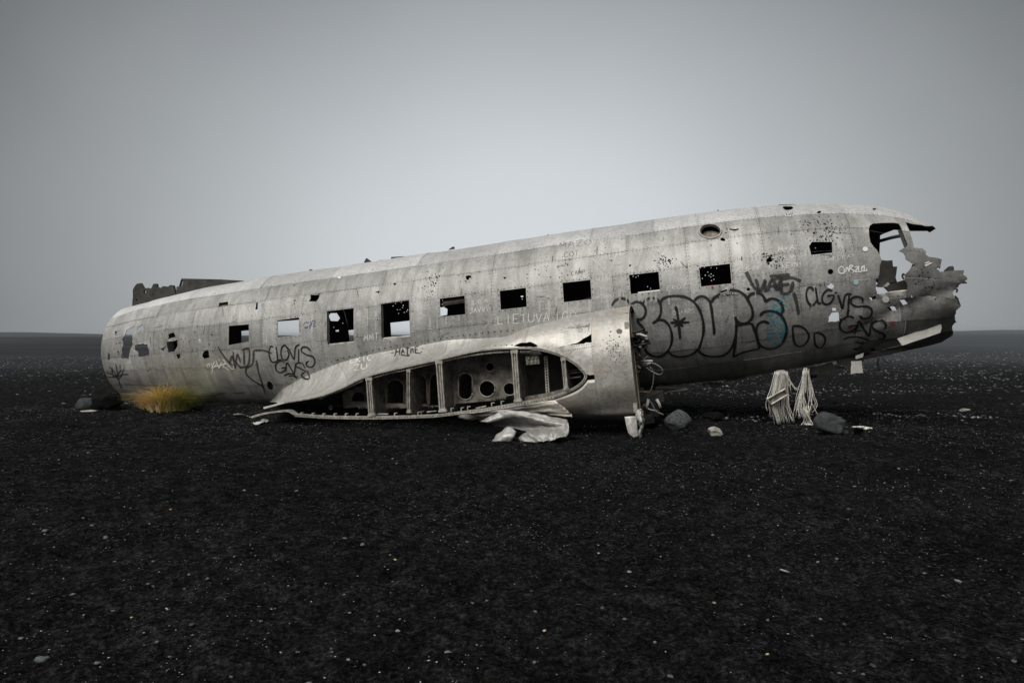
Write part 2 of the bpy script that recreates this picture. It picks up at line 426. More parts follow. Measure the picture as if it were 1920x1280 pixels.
WIN = [[(429.5, 611), (467, 608), (467, 640), (429, 647)], [(520.4, 600.5), (561, 595), (561.4, 627.5), (520.9, 632.6)],
       [(613, 583.4), (663.4, 577.6), (664.5, 642), (614.6, 647.4)], [(714.2, 570), (767.2, 562.6), (770, 631), (716, 635.7)],
       [(824.7, 560), (871.2, 554.4), (872.8, 589), (825.7, 594)], [(937, 545.5), (986, 539.5), (987.6, 575), (939, 580.5)],
       [(1054.7, 530.6), (1107, 524.7), (1109.3, 560.7), (1057.3, 566.6)], [(1179.3, 515.7), (1234.8, 509.4), (1237.6, 545), (1182.9, 551.3)],
       [(1310.5, 501.2), (1368.8, 494.4), (1371.5, 531.3), (1314.6, 537.3)], [(1517, 462), (1522, 453.5), (1560, 453.5), (1560.5, 474), (1521, 478.5)]]
torn = [Z1([(200, 535), (245, 520), (245, 560), (205, 565)]),
        Z1([(295, 520), (365, 487), (365, 540), (350, 575), (350, 640), (325, 700), (310, 765), (255, 760), (270, 650), (265, 600), (285, 570)]),
        Z1([(390, 500), (435, 475), (438, 520), (385, 525)]),
        Z1([(360, 650), (400, 640), (480, 640), (485, 735), (395, 745), (390, 700), (365, 690)]),
        Z1([(640, 560), (690, 545), (700, 580), (640, 600)]), Z1([(630, 620), (720, 600), (715, 640), (695, 700), (640, 710)]),
        Z1([(705, 725), (740, 720), (740, 750), (715, 765)]), Z1([(935, 700), (975, 690), (985, 750), (940, 760), (925, 740)]),
        Z1([(1065, 300), (1138, 290), (1135, 320), (1065, 330)]), Z1([(1372, 300), (1412, 290), (1410, 350), (1360, 355)]),
        Z1([(145, 715), (160, 720), (160, 775), (140, 770)]), Z1([(995, 555), (1012, 560), (1005, 575)]), Z1([(580, 680), (620, 650), (600, 700)]),
        Z2([(480, 480), (550, 473), (545, 510), (525, 535), (465, 535), (478, 510)]), Z2([(990, 455), (1030, 445), (1025, 465)]),
        Z2([(1138, 388), (1172, 392), (1155, 408)]), Z2([(340, 400), (355, 400), (350, 415)]),
        Z3([(368, 590), (400, 585), (425, 595), (405, 612), (395, 632), (372, 620)]), Z3([(725, 600), (758, 605), (735, 622)]),
        Z4(ell(1310, 72, 36, 14, 12, 0, .2, 1)), Z4(ell(860, 292, 15, 12, 9, 0, .25, 2)), Z4([(905, 216), (970, 212), (968, 222), (908, 226)]),
        Z4(ell(1180, 425, 24, 20, 9, 0, .35, 3)), Z4(ell(1035, 632, 15, 11, 8, 0, .3, 4)), Z4([(835, 645), (885, 628), (890, 640), (850, 655)]),
        Z5(ell(350, 102, 15, 8, 10, 0, .2, 5)), Z5(ell(730, 79, 14, 6, 8, 0, .2, 6)),
        Z5([(400, 612), (430, 588), (455, 612), (438, 628)]), Z5([(438, 756), (466, 756), (466, 776), (440, 778)]),
        Z5([(435, 790), (480, 785), (486, 828), (502, 815), (497, 845), (410, 855), (415, 820)]),
        Z5(ell(850, 765, 32, 17, 10, 0, .3, 8)), Z5([(905, 705), (935, 700), (960, 730), (930, 742)]), Z5(ell(462, 655, 10, 8, 7, 0, .3, 9)),
        Z5([(695, 690), (735, 670), (745, 690), (715, 712)]), Z5([(980, 665), (992, 680), (985, 692)]),
        Z5([(700, 1040), (780, 1000), (870, 975), (890, 985), (920, 1012), (800, 1045), (700, 1066)]), Z5([(580, 1035), (640, 1020), (655, 1045), (610, 1060)])]
round_h = [Z4(ell(775, 235, 72, 45, 24)), Z2(ell(155, 1208, 24, 38, 16, -.25)), Z5(ell(428, 510, 19, 19, 14))]
cockpit = Z8([(230, 235), (245, 192), (290, 165), (420, 148), (620, 145), (680, 165), (715, 210), (760, 310), (815, 470), (790, 500), (680, 570), (740, 590), (780, 640), (785, 690), (850, 730),
              (950, 795), (880, 800), (850, 850), (780, 910), (755, 1000), (800, 1040), (815, 1160), (520, 1190), (380, 1220), (345, 1200), (340, 1110), (360, 1000), (390, 920), (400, 790), (430, 700),
              (400, 640), (350, 560), (300, 510), (260, 430), (240, 330)])
windshield = Z8([(775, 140), (850, 300), (890, 400), (910, 515), (1030, 525), (1085, 570), (1080, 625), (1130, 655), (1240, 665), (1330, 690), (1305, 800), (1235, 815), (1310, 875), (1500, 858), (1665, 850)])
nosecut = Z8([(1665, 850), (1650, 920), (1720, 980), (1640, 1050), (1540, 1130), (1490, 1210)]) + Z5([(1300, 700), (1325, 745), (1290, 775), (1290, 850), (1265, 880), (1270, 930), (1250, 955)])
HOLES = []          # (poly in (u,th), torn?)
for q in WIN: HOLES.append((px_poly(FUS, q), False))
for i, q in enumerate(torn): HOLES.append((px_poly(FUS, rough(q, 1.1, 4.5, i)), True))
for q in round_h: HOLES.append((px_poly(FUS, q), False))
HOLES.append((px_poly(FUS, rough(cockpit[12:], .9, 7, 50)[:-1] if False else cockpit), True))
ws = px_poly(FUS, windshield)
tip = FUS.hit(1749, 425.5)
vis = px_poly(FUS, Z8([(1185, 199), (1100, 188), (1000, 174), (900, 160)]))
wsp = np.vstack([ws, [[4.3, ws[-1][1]], [4.3, R(97)], [3.67, R(97)], [3.66, R(80)]], vis])
HOLES.append((wsp, True))
ncp = px_poly(FUS, rough(nosecut, 3.0, 5, 77, False) + [nosecut[-1]])
HOLES.append((np.vstack([ncp, [[ncp[-1][0] - .02, R(-89.9)], [4.3, R(-89.9)], [4.3, ncp[0][1]]]]), True))
# far side: openings one can see daylight through
far_px = [[(453, 620), (495, 616), (496, 648), (453, 651)], [(512, 603), (568, 599), (570, 640), (512, 642)], [(654, 619), (695, 614), (697, 642), (657, 645)],
          [(732, 605), (776, 600), (779, 637), (734.5, 633)], Z2([(620, 650), (640, 628), (690, 625), (718, 665), (700, 690), (640, 690)]),
          Z3([(120, 890), (165, 885), (200, 905), (195, 960), (125, 975)]), Z2(ell(695, 767, 16, 9, 8, 0, .3, 3)), Z3([(890, 780), (918, 778), (915, 792), (895, 795)]),
          Z5([(390, 600), (430, 580), (465, 612), (438, 640)]), Z5([(425, 750), (480, 750), (490, 775), (515, 805), (505, 860), (395, 865), (405, 800)]),
          Z5([(900, 700), (940, 695), (965, 735), (925, 748)]), Z5([(735, 610), (785, 610), (835, 660), (750, 662)]),
          Z1([(190, 530), (255, 505), (255, 570), (195, 575)]), Z1([(275, 500), (380, 470), (380, 660), (330, 720), (285, 720)]), Z1([(395, 490), (450, 465), (450, 530), (395, 530)]),
          Z1([(395, 640), (490, 630), (495, 745), (395, 745)]), Z1([(1385, 285), (1440, 280), (1440, 360), (1380, 355)])]
for dots in (Z2([(665, 740), (738, 707), (1140, 568), (1175, 600), (1195, 600), (1222, 565), (1230, 620), (1250, 612), (1185, 628), (1160, 550), (1215, 583), (1258, 600), (1205, 540)]),
             Z3([(905, 812), (150, 860), (180, 870)]), Z4([(245, 540), (265, 547), (280, 538), (345, 612), (366, 624), (705, 482), (735, 478), (780, 482), (818, 484), (758, 512), (780, 525), (795, 537), (765, 535), (800, 562), (783, 570), (720, 555), (778, 545), (740, 533)]),
             Z5([(325, 346)])):
    for k_, (x, y) in enumerate(dots): far_px.append(ell(x, y, 1.0, .9, 6, 0, .3, k_))
FAR = []
for q in far_px:
    h_ = [FUS.hit(x, y, 1, False) for x, y in q]
    h_ = [p_ for p_ in h_ if p_ is not None and p_[1] > R(90)]
    if len(h_) > 2: FAR.append((np.array(h_), True))
# far side cockpit glazing, mirrored and cut a little lower so the roof lining shows
mir = lambda p_: np.stack([p_[:, 0], math.pi - p_[:, 1]], 1)
ck = px_poly(FUS, cockpit)
fk = mir(ck); fk[:, 1] += .10; FAR.append((fk, True))
FAR.append((np.array([[3.13, R(132)], [3.3, R(122)], [3.5, R(112)], [3.64, R(95)], [4.3, R(88)], [4.3, R(175)], [3.43, R(172)], [3.4, R(165)], [3.25, R(160)], [3.14, R(158)]]), True))
FAR.append((np.array([[3.30, R(126)], [3.42, R(140)], [3.30, R(160)], [3.38, R(180)], [3.2, R(200)], [3.3, R(225)], [3.15, R(250)], [3.2, R(272)], [4.4, R(272)], [4.4, R(126)]]), True))
ALLH = HOLES + FAR
HB = [(p_, t_, p_.min(0), p_.max(0)) for p_, t_ in ALLH]
def in_hole(u, v):
    q = np.array([[u, v]])
    for p_, t_, lo, hi in HB:
        if lo[0] <= u <= hi[0] and lo[1] <= v <= hi[1] and inpoly(q, p_)[0]: return True
    return False

def cdt_panel(name, S, rect, holes, su, sv, mats, parent, thick=.010, off=0.0, sign=1.0, vscale=1.25, curl=.018, clipf=None):
    """one sheet-metal panel: rect in (u,v) of surface S minus holes, real thickness, torn edges curled"""
    u0, u1, v0, v1 = rect
    nu = max(1, int(round((u1 - u0) / su))); nv_ = max(1, int(round((v1 - v0) / sv)))
    us = np.linspace(u0, u1, nu + 1); vs_ = np.linspace(v0, v1, nv_ + 1)
    pts = []; edges = []; tornseg = []
    idx = {}
    for i, uu in enumerate(us):
        for j, vv in enumerate(vs_):
            idx[i, j] = len(pts); pts.append((uu, vv * vscale))
    for i in range(nu):
        edges += [(idx[i, 0], idx[i + 1, 0]), (idx[i, nv_], idx[i + 1, nv_])]
    for j in range(nv_):
        edges += [(idx[0, j], idx[0, j + 1]), (idx[nu, j], idx[nu, j + 1])]
    use = []
    for p_, t_, lo, hi in holes:
        if hi[0] < u0 or lo[0] > u1 or hi[1] < v0 or lo[1] > v1: continue
        use.append((p_, t_)); k = len(pts)
        for (uu, vv) in p_: pts.append((uu, vv * vscale))
        n = len(p_); edges += [(k + i, k + (i + 1) % n) for i in range(n)]
        if t_: tornseg.append(p_)
    if use:
        # drop lattice points that crowd hole edges is not needed; CDT copes
        r = delaunay_2d_cdt([Vector(p_) for p_ in pts], edges, [], 0, 1e-5)
        V2 = np.array([tuple(v) for v in r[0]]); T2 = np.array([f for f in r[2] if len(f) == 3])
    else:
        V2 = np.array(pts); T2 = []
        for i in range(nu):
            for j in range(nv_):
                a, b, c, d = idx[i, j], idx[i + 1, j], idx[i + 1, j + 1], idx[i, j + 1]
                T2 += [(a, b, c), (a, c, d)]
        T2 = np.array(T2)
    V2 = V2.copy(); V2[:, 1] /= vscale
    cen = V2[T2].mean(1)
    keep = (cen[:, 0] > u0) & (cen[:, 0] < u1) & (cen[:, 1] > v0) & (cen[:, 1] < v1)
    for p_, t_ in use: keep &= ~inpoly(cen, p_)
    if clipf is not None: keep &= clipf(cen)
    T2 = T2[keep]
    if len(T2) == 0: return None
    usedv = np.unique(T2); rm = -np.ones(len(V2), int); rm[usedv] = np.arange(len(usedv))
    V2 = V2[usedv]; T2 = rm[T2]
    P_ = S.f(V2[:, 0], V2[:, 1]); n_ = S.nrm(V2[:, 0], V2[:, 1]) * sign
    # orient
    a = P_[T2[:, 0]]; fn_ = np.cross(P_[T2[:, 1]] - a, P_[T2[:, 2]] - a)
    fl = (fn_ * n_[T2[:, 0]]).sum(1) < 0; T2[fl] = T2[fl][:, ::-1]
    cv = np.zeros(len(V2))
    for p_ in tornseg:
        A = p_; B = np.roll(p_, -1, 0)
        for a_, b_ in zip(A, B):
            d_ = b_ - a_; L2 = max(d_ @ d_, 1e-12)
            t_ = np.clip(((V2 - a_) @ d_) / L2, 0, 1); q = np.linalg.norm(V2 - a_ - t_[:, None] * d_, axis=1)
            cv = np.maximum(cv, np.exp(-(q / .035) ** 2))
    cz = vnoise(V2[:, 0] * 9, V2[:, 1] * 9, 9) * 2
    P_ = P_ + n_ * (off + curl * cv * cz)[:, None]
    Q_ = P_ - n_ * thick
    # separate scraps become separate panels
    par = list(range(len(P_)))
    def find(q):
        while par[q] != q:
            par[q] = par[par[q]]; q = par[q]
        return q
    for t in T2.tolist():
        r0_ = find(t[0]); par[find(t[1])] = r0_; par[find(t[2])] = r0_
    rootv = np.array([find(q) for q in range(len(P_))]); comp = rootv[T2[:, 0]]
    last = None
    for cid in np.unique(comp):
        Tc = T2[comp == cid]
        ar = np.linalg.norm(np.cross(P_[Tc[:, 1]] - P_[Tc[:, 0]], P_[Tc[:, 2]] - P_[Tc[:, 0]]), axis=1).sum() / 2
        if ar < .002: continue
        uv_ = np.unique(Tc); rm = -np.ones(len(P_), int); rm[uv_] = np.arange(len(uv_)); Tc = rm[Tc]
        Pc, Qc = P_[uv_], Q_[uv_]; nV = len(Pc)
        ed = {}
        for t in Tc.tolist():
            for i in range(3): ed[(t[i], t[(i + 1) % 3])] = 1
        faces = [tuple(t) for t in Tc.tolist()] + [tuple(k + nV for k in t[::-1]) for t in Tc.tolist()]
        mi = [0] * len(Tc) + [1] * len(Tc); rv = []
        for (a, b) in ed:
            if (b, a) not in ed:
                k = 2 * nV + len(rv); rv += [Pc[b], Pc[a], Qc[a], Qc[b]]
                faces.append((k, k + 1, k + 2, k + 3)); mi.append(0)
        last = mesh(name, np.vstack([Pc, Qc] + ([np.array(rv)] if rv else [])), faces, mats, True, mi, parent)
    return last

# --- skin panels, row by row (roof first), staggered joints as in the photograph
rows_y = [411, 441, 484, 549, 592, 640, 674]
th_rows = [FUS.hit(1400, y)[1] for y in rows_y]
ths = [R(180) - th_rows[0]] + th_rows + [R(-89.9)]
def ucol(x): return float(FUS.hit(x, 626 - (x - 480) * .126)[0])
JOINTS = [[330, 470, 606, 772, 925, 1109, 1232, 1320, 1437, 1604], [288, 400, 491, 608, 714, 817, 923, 1042, 1180, 1292, 1375, 1437, 1520, 1606],
          [288, 360, 491, 564, 664, 772, 820, 923, 992, 1109, 1292, 1373, 1437, 1500, 1604, 1662], [288, 390, 491, 590, 690, 800, 923, 1020, 1150, 1292, 1373, 1495, 1578, 1655],
          [250, 410, 500, 600, 714, 820, 923, 1042, 1180, 1309, 1373, 1495, 1530, 1637, 1690], [300, 440, 620, 820, 1040, 1200, 1309, 1378, 1437, 1495, 1578, 1680],
          [300, 440, 620, 820, 1040, 1200, 1290, 1378, 1495, 1600, 1690], [340, 560, 800, 1040, 1230, 1380, 1500, 1610]]
skin_lookup = []
npan = 0
for r in range(8):
    v1, v0 = ths[r] - .0015, ths[r + 1] + .0015
    cols = [-11.15] + [ucol(x) for x in JOINTS[r]] + [4.0]
    for c_ in range(len(cols) - 1):
        u0, u1 = cols[c_] + .002, cols[c_ + 1] - .002
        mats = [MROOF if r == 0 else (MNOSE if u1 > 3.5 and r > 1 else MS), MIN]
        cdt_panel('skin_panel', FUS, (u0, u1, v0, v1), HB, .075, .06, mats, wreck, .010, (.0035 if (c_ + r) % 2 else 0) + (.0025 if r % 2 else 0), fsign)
# far side: broad sheets
fth = [ths[0] + .0025, R(150), R(185), R(225), R(269.9)]
for r in range(4):
    cols = list(np.linspace(-11.15, 4.0, 8))
    for c_ in range(7):
        cdt_panel('skin_panel', FUS, (cols[c_] + .003, cols[c_ + 1] - .003, fth[r] + .002, fth[r + 1] - .002), HB, .16, .12, [MS, MIN], wreck, .010, 0, fsign)

# --- ring frames, stringers and floor inside
def ringmesh(u, th0, th1, depth=.075, wd=.03, n=50):
    t = np.linspace(th0, th1, n); vs_ = []; fs = []
    for q in t:
        p_ = fus(u, q); c = np.array([u, 0, 1.6 - .2]); n_ = (p_ - c); n_ /= np.linalg.norm(n_)
        for du in (-wd / 2, wd / 2):
            for k in (.016, depth): vs_.append(p_ - n_ * k + np.array([du, 0, 0]))
    for i in range(n - 1):
        a = 4 * i; b = a + 4
        fs += [(a, b, b + 1, a + 1), (a + 2, a + 3, b + 3, b + 2), (a + 1, b + 1, b + 3, a + 3), (a, a + 2, b + 2, b)]
    return vs_, fs
def thin_ok(u, q):
    return not in_hole(u, q)
for u in np.arange(-10.9, 3.0, .62):
    segs = []; cur = []
    for q in np.linspace(R(-80), R(260), 110):
        if thin_ok(u, q) and thin_ok(u + .04, q) and thin_ok(u - .04, q): cur.append(q)
        else:
            if len(cur) > 4: segs.append((cur[0], cur[-1]))
            cur = []
    if len(cur) > 4: segs.append((cur[0], cur[-1]))
    VV, FF = [], []
    for a_, b_ in segs:
        v_, f_ = ringmesh(u, a_, b_, n=max(4, int((b_ - a_) / .12)))
        k = len(VV); VV += v_; FF += [tuple(i + k for i in f) for f in f_]
    if VV: mesh('ring_frame', VV, FF, [MIN], False, None, wreck)
fl_u = np.linspace(-10.8, 2.6, 40)
VV = []; FF = []
for i, u in enumerate(fl_u):
    for w_, d_ in ((.62, 0), (.58, 0)):
        a_ = herm(UK, AK, u); hw = a_ * .74
        VV += [(u, -hw, w_ + .02 * math.sin(i * 2.1)), (u, hw, w_ + .02 * math.cos(i))]
for i in range(len(fl_u) - 1):
    a = 4 * i; b = a + 4
    FF += [(a, b, b + 1, a + 1), (a + 2, a + 3, b + 3, b + 2), (a, a + 2, b + 2, b), (a + 1, b + 1, b + 3, a + 3)]
mesh('cabin_floor', VV, FF, [MIN], False, None, wreck)
# ------------------------------------------------------------------ wing stub and nacelle
LR = -2.35                                   # rib plane, metres off the centreline
def rp(x, y, lat=LR): return planept(x, y, lat)
ribtop = [(494, 764.6), (533, 755), (596, 744), (637.5, 729), (690, 705), (762, 687.5), (819, 675), (885.6, 659.5), (925, 654.5), (955.6, 653), (995, 653), (1018, 656), (1039, 661.7), (1058, 669), (1071.6, 677), (1083, 685), (1091, 693.5), (1096.5, 700)]
ribbot = [(1098, 705), (1096, 711), (1091, 717.5), (1083, 724), (1071.6, 730.6), (1055, 738), (1039, 744), (1012, 750), (984, 754.7), (929, 764.6), (885.6, 771), (820, 778.8), (804, 780), (750, 782), (696, 783), (616.7, 782), (552, 778)]
RT = np.array([rp(*q) for q in ribtop]); RBt = np.array([rp(*q) for q in ribbot[::-1]])
LE = rp(1098, 704)
w_top = lambda u: np.interp(u, RT[:, 0], RT[:, 2])
w_bot = lambda u: np.interp(u, RBt[:, 0], RBt[:, 2])
fil_px = [(494, 755), (521, 729), (552, 709), (585, 694), (625, 678), (664.6, 666.7), (704, 657), (754, 647), (808, 638.5), (850, 632), (874.7, 629), (918, 623.4), (962, 620)]
FILuv = px_poly(FUS, fil_px); FIL = fus(FILuv[:, 0], FILuv[:, 1])
f_lat = lambda u: np.interp(u, FIL[:, 0], FIL[:, 1]); f_w = lambda u: np.interp(u, FIL[:, 0], FIL[:, 2])
LT = -1.62
nac_px = [(860, 660), (900, 645), (940, 630.5), (1000, 612), (1060, 597), (1110, 585), (1150, 578.5), (1186, 573)]
NT_ = np.array([rp(x, y, LT) for x, y in nac_px]); w_nac = lambda u: np.interp(u, NT_[:, 0], NT_[:, 2])
bot_px = [(930, 772), (985, 770), (1028, 776), (1061, 783), (1100, 786), (1133, 786), (1190, 785)]
NB_ = np.array([rp(x, y, LT) for x, y in bot_px]); w_nbot = lambda u: np.interp(u, NB_[:, 0], NB_[:, 2])
uS = RT[0, 0]; uF = rp(1186, 690)[0]; uLE = LE[0]; u870 = NT_[0, 0]; u1000 = rp(1010, 612, LT)[0]
uBAND = rp(1113, 690)[0]
def w_edge_top(u):
    return np.where(u < uLE, w_top(np.minimum(u, uLE)), LE[2] + (u - uLE) * .02)
def w_edge_bot(u):
    return np.where(u < uLE, w_bot(np.minimum(u, uLE)), LE[2] + (u - uLE) * .02 - .002)
def upskin(u, t):
    u = np.asarray(u, float); t = np.asarray(t, float)
    A = w_edge_top(u); sh = (FIL[0, 0] - uS) * (1 - smooth01(uS, u870 + .4, u)); fl = f_lat(u + sh); fw2 = f_w(u + sh)
    # fillet curve
    cl_ = fl * .90 + LR * .10; cw = A + .10 * (fw2 - A)
    q0 = (1 - t) ** 2; q1 = 2 * t * (1 - t); q2 = t * t
    lat1 = q0 * LR + q1 * cl_ + q2 * (fl + .03); w1 = q0 * A + q1 * cw + q2 * fw2
    # nacelle hump
    wn = np.maximum(w_nac(u), A + .02)
    ph = np.clip(t / .6, 0, 1) * math.pi / 2; ps = np.clip((t - .6) / .4, 0, 1) * math.pi / 2
    lat2 = np.where(t < .6, LT + (LR - LT) * np.cos(ph) ** .9, LT + (fl + .03 - LT) * np.sin(ps))
    w2 = np.where(t < .6, A + (wn - A) * np.sin(ph) ** .9, wn + (np.minimum(fw2, wn - .02) - wn) * (1 - np.cos(ps)))
    s_ = smooth01(u870 - .25, u1000, u)
    dn = .010 * vnoise(u * 3.1, t * 4, 11) + .005 * vnoise(u * 9, t * 9, 12)
    dn = dn * np.clip(np.minimum(t, .96 - t) * 8, 0, 1)
    return np.stack([u + sh * t, lat1 * (1 - s_) + lat2 * s_ - dn, w1 * (1 - s_) + w2 * s_ + dn], -1)
def loskin(u, t):
    u = np.asarray(u, float); t = np.asarray(t, float)
    A = w_edge_bot(u); wb = np.minimum(w_nbot(u), A - .02)
    ph = t * math.pi / 2
    # lower lip kicks out as in the buckled sheet
    dn = .018 * vnoise(u * 4, t * 5, 13) + .05 * np.exp(-((t - .62) / .10) ** 2) * smooth01(uLE - .2, uLE + .1, u)
    dn = dn * np.clip(t * 6, 0, 1)
    lat = LT + (LR - LT) * np.cos(ph) ** .85 - dn
    return np.stack([u, lat, A + (wb - A) * np.sin(ph) ** .95], -1)
UPS = Surf(upskin, uS + .02, uF, 0.0, 1.0, 160, 50)
LOS = Surf(loskin, rp(990, 760)[0], uF, 0.0, 1.0, 60, 30)
usign = 1.0 if UPS.nrm(np.array(-3.), np.array(.4))[2] > 0 else -1.0
lsign = 1.0 if LOS.nrm(np.array(uF - .2), np.array(.3))[1] < 0 else -1.0
upholes = [(px_poly(UPS, rough(Z7([(1035, 422), (1200, 378), (1270, 330), (1326, 296), (1326, 370), (1100, 402)]), .8, 5, 3)), True),
           (px_poly(UPS, rough(Z7([(655, 405), (700, 378), (800, 370), (860, 400), (850, 412), (700, 412)]), .8, 4, 4)), True)]
UH = [(p_, t_, p_.min(0), p_.max(0)) for p_, t_ in upholes]
ucuts = [uS + .02, rp(640, 700)[0], rp(800, 660)[0], u870 + .1, rp(985, 640)[0], uBAND]
for i in range(len(ucuts) - 1):
    m_ = MFIL if i < 3 else MNAC
    cdt_panel('wing_skin_panel', UPS, (ucuts[i] + .0015, ucuts[i + 1] - .0015, .0, 1.0), UH, .06, .05, [m_, MIN], wreck, .008, 0, usign, 1.0, .015)
# front band of the nacelle: one sheet over top and side
def band(u, v):
    u = np.asarray(u, float); v = np.asarray(v, float)
    a = upskin(u, np.clip(v, 0, 1)); b = loskin(u, np.clip(-v, 0, 1))
    return np.where((v >= 0)[..., None], a, b)
BND = Surf(band, uBAND, uF, -.97, .97, 24, 80)
bsign = 1.0 if BND.nrm(np.array(uF - .2), np.array(.3))[1] < 0 else -1.0
bh = [(px_poly(BND, Z7(ell(1560, 280, 1, 1, 6))), False)]
cdt_panel('nacelle_band', BND, (uBAND + .0015, uF, -.97, .97), [], .045, .035, [MBAND, MIN], wreck, .010, .004, bsign, 1.0, .0)
cdt_panel('nacelle_side_panel', LOS, (rp(1000, 750)[0], uBAND - .0015, 0.0, .97), [], .05, .05, [MBAND, MIN], wreck, .008, 0, lsign, 1.0, .0)

def sweep(name, pts, wv, dv_, mat, parent=wreck, closed=False, local=True, smooth=False):
    """box section swept along local pts; wv: half extent along in-plane normal, dv_: extent along lateral"""
    P_ = np.array(pts); n = len(P_)
    tg = np.gradient(P_, axis=0); tg /= np.linalg.norm(tg, axis=1, keepdims=True)
    la = np.array([0, 1.0, 0]); nn = np.cross(tg, la); nn /= np.linalg.norm(nn, axis=1, keepdims=True)
    VV = []; FF = []
    for p_, k in zip(P_, nn):
        VV += [p_ + k * wv, p_ - k * wv, p_ - k * wv + la * dv_, p_ + k * wv + la * dv_]
    for i in range(n - 1):
        a = 4 * i; b = a + 4
        for j in range(4): FF.append((a + j, a + (j + 1) % 4, b + (j + 1) % 4, b + j))
    FF += [(3, 2, 1, 0), tuple(4 * (n - 1) + j for j in range(4))]
    return mesh(name, VV, FF, [mat], smooth, None, parent)
def spline(pts, n):
    P_ = np.array(pts, float); m = len(P_); o = []
    seg = np.concatenate([[0], np.cumsum(np.linalg.norm(np.diff(P_, axis=0), axis=1))]); q = np.linspace(0, seg[-1], n)
    E_ = np.vstack([2 * P_[0] - P_[1], P_, 2 * P_[-1] - P_[-2]])
    for x in q:
        i = min(max(int(np.searchsorted(seg, x) - 1), 0), m - 2); t = (x - seg[i]) / max(seg[i + 1] - seg[i], 1e-9)
        a, b, c, d = E_[i], E_[i + 1], E_[i + 2], E_[i + 3]
        o.append(.5 * (2 * b + (c - a) * t + (2 * a - 5 * b + 4 * c - d) * t * t + (3 * b - a - 3 * c + d) * t ** 3))
    return np.array(o)
def tube(pts, r, n=6, taper=False):
    P_ = np.array(pts, float); tg = np.gradient(P_, axis=0); tg /= np.maximum(np.linalg.norm(tg, axis=1, keepdims=True), 1e-9)
    VV = []; FF = []
    for i, (p_, t) in enumerate(zip(P_, tg)):
        up_ = np.array([0, 0, 1.0]) if abs(t[2]) < .9 else np.array([1.0, 0, 0])
        a = np.cross(t, up_); a /= np.linalg.norm(a); b = np.cross(t, a)
        rr = r[i] if hasattr(r, '__len__') else r
        for k in range(n): VV.append(p_ + rr * (a * math.cos(2 * math.pi * k / n) + b * math.sin(2 * math.pi * k / n)))
    for i in range(len(P_) - 1):
        for k in range(n): FF.append((i * n + k, i * n + (k + 1) % n, (i + 1) * n + (k + 1) % n, (i + 1) * n + k))
    FF += [tuple(range(n))[::-1], tuple((len(P_) - 1) * n + k for k in range(n))]
    return VV, FF
def box_mesh(c, ax, ay, az, sx, sy, sz):
    c = np.array(c, float); VV = []
    for i in (-1, 1):
        for j in (-1, 1):
            for k in (-1, 1): VV.append(c + ax * (i * sx / 2) + ay * (j * sy / 2) + az * (k * sz / 2))
    return VV, [(0, 1, 3, 2), (4, 6, 7, 5), (0, 4, 5, 1), (2, 3, 7, 6), (0, 2, 6, 4), (1, 5, 7, 3)]
def join(lst):
    VV, FF = [], []
    for v_, f_ in lst:
        k = len(VV); VV += list(v_); FF += [tuple(i + k for i in f) for f in f_]
    return VV, FF
EX = np.array([1.0, 0, 0]); EY = np.array([0, 1.0, 0]); EZ = np.array([0, 0, 1.0])
# attach flanges round the rib opening
nose_px = ribtop[9:] + ribbot[:8]
sweep('rib_flange', spline([rp(x, y, LR - .012) for x, y in ribbot[6:]], 60), .022, .05, MFRAME)
sweep('rib_flange', spline([rp(x, y, LR - .012) for x, y in ribtop[3:11]], 60), .010, .05, MFRAME)
sweep('rib_flange', spline([rp(x, y, LR - .012) for x, y in ribtop[10:] + ribbot[:7]], 60), .019, .045, MFRAME)
sweep('rib_flange', spline([rp(x, y, LR - .012) for x, y in ribtop[1:4]], 20), .008, .04, MFRAME)
sweep('trailing_lip', spline([rp(x, y, LR - .02) for x, y in ((494, 764.6), (512, 760), (533, 754))], 10), .014, .06, MWHITE)
o_ = sweep('trailing_lip', spline([rp(x, y, LR - .02) for x, y in ((471, 782), (490, 776), (512, 772.5), (530, 770.5), (542, 771), (551, 777))], 24), .014, .10, MFRAME)
# inner stringers just below the upper flange, one per bay
for seg in ([(598, 747), (620, 738.5), (640, 731), (680, 713)], [(700, 707.5), (730, 699), (765, 692), (814, 680)], [(831, 676.5), (870, 668), (920, 661), (954, 659)], [(975, 658.5), (1000, 658.5), (1014, 660)]):
    sweep('stringer', spline([rp(x, y, LR + .02) for x, y in seg], 14), .012, .03, MFRAME)
# bolts along flanges (small, joined)
bl = []
def bolts_along(px, n, r, off=(0, 0), lat=LR - .02):
    q = spline([rp(x + off[0], y + off[1], lat) for x, y in px], n)
    for p_ in q:
        ring = [p_ + r * (EX * math.cos(k) + EZ * math.sin(k)) + EY * dy for dy in (-.002, .012) for k in np.linspace(0, 2 * math.pi, 7)[:-1]]
        bl.append((ring, [tuple(range(6)), (11, 10, 9, 8, 7, 6)] + [(k, (k + 1) % 6, 6 + (k + 1) % 6, 6 + k)[::-1] for k in range(6)]))
bolts_along(ribbot[6:], 95, .006); bolts_along(ribtop[10:] + ribbot[:7], 60, .0065)
bolts_along(ribtop[4:11], 60, .007, (0, 3.2), LR + .0)
tag(mesh('flange_bolts', *join(bl), [MHOLE], False, None, wreck), kind='stuff')
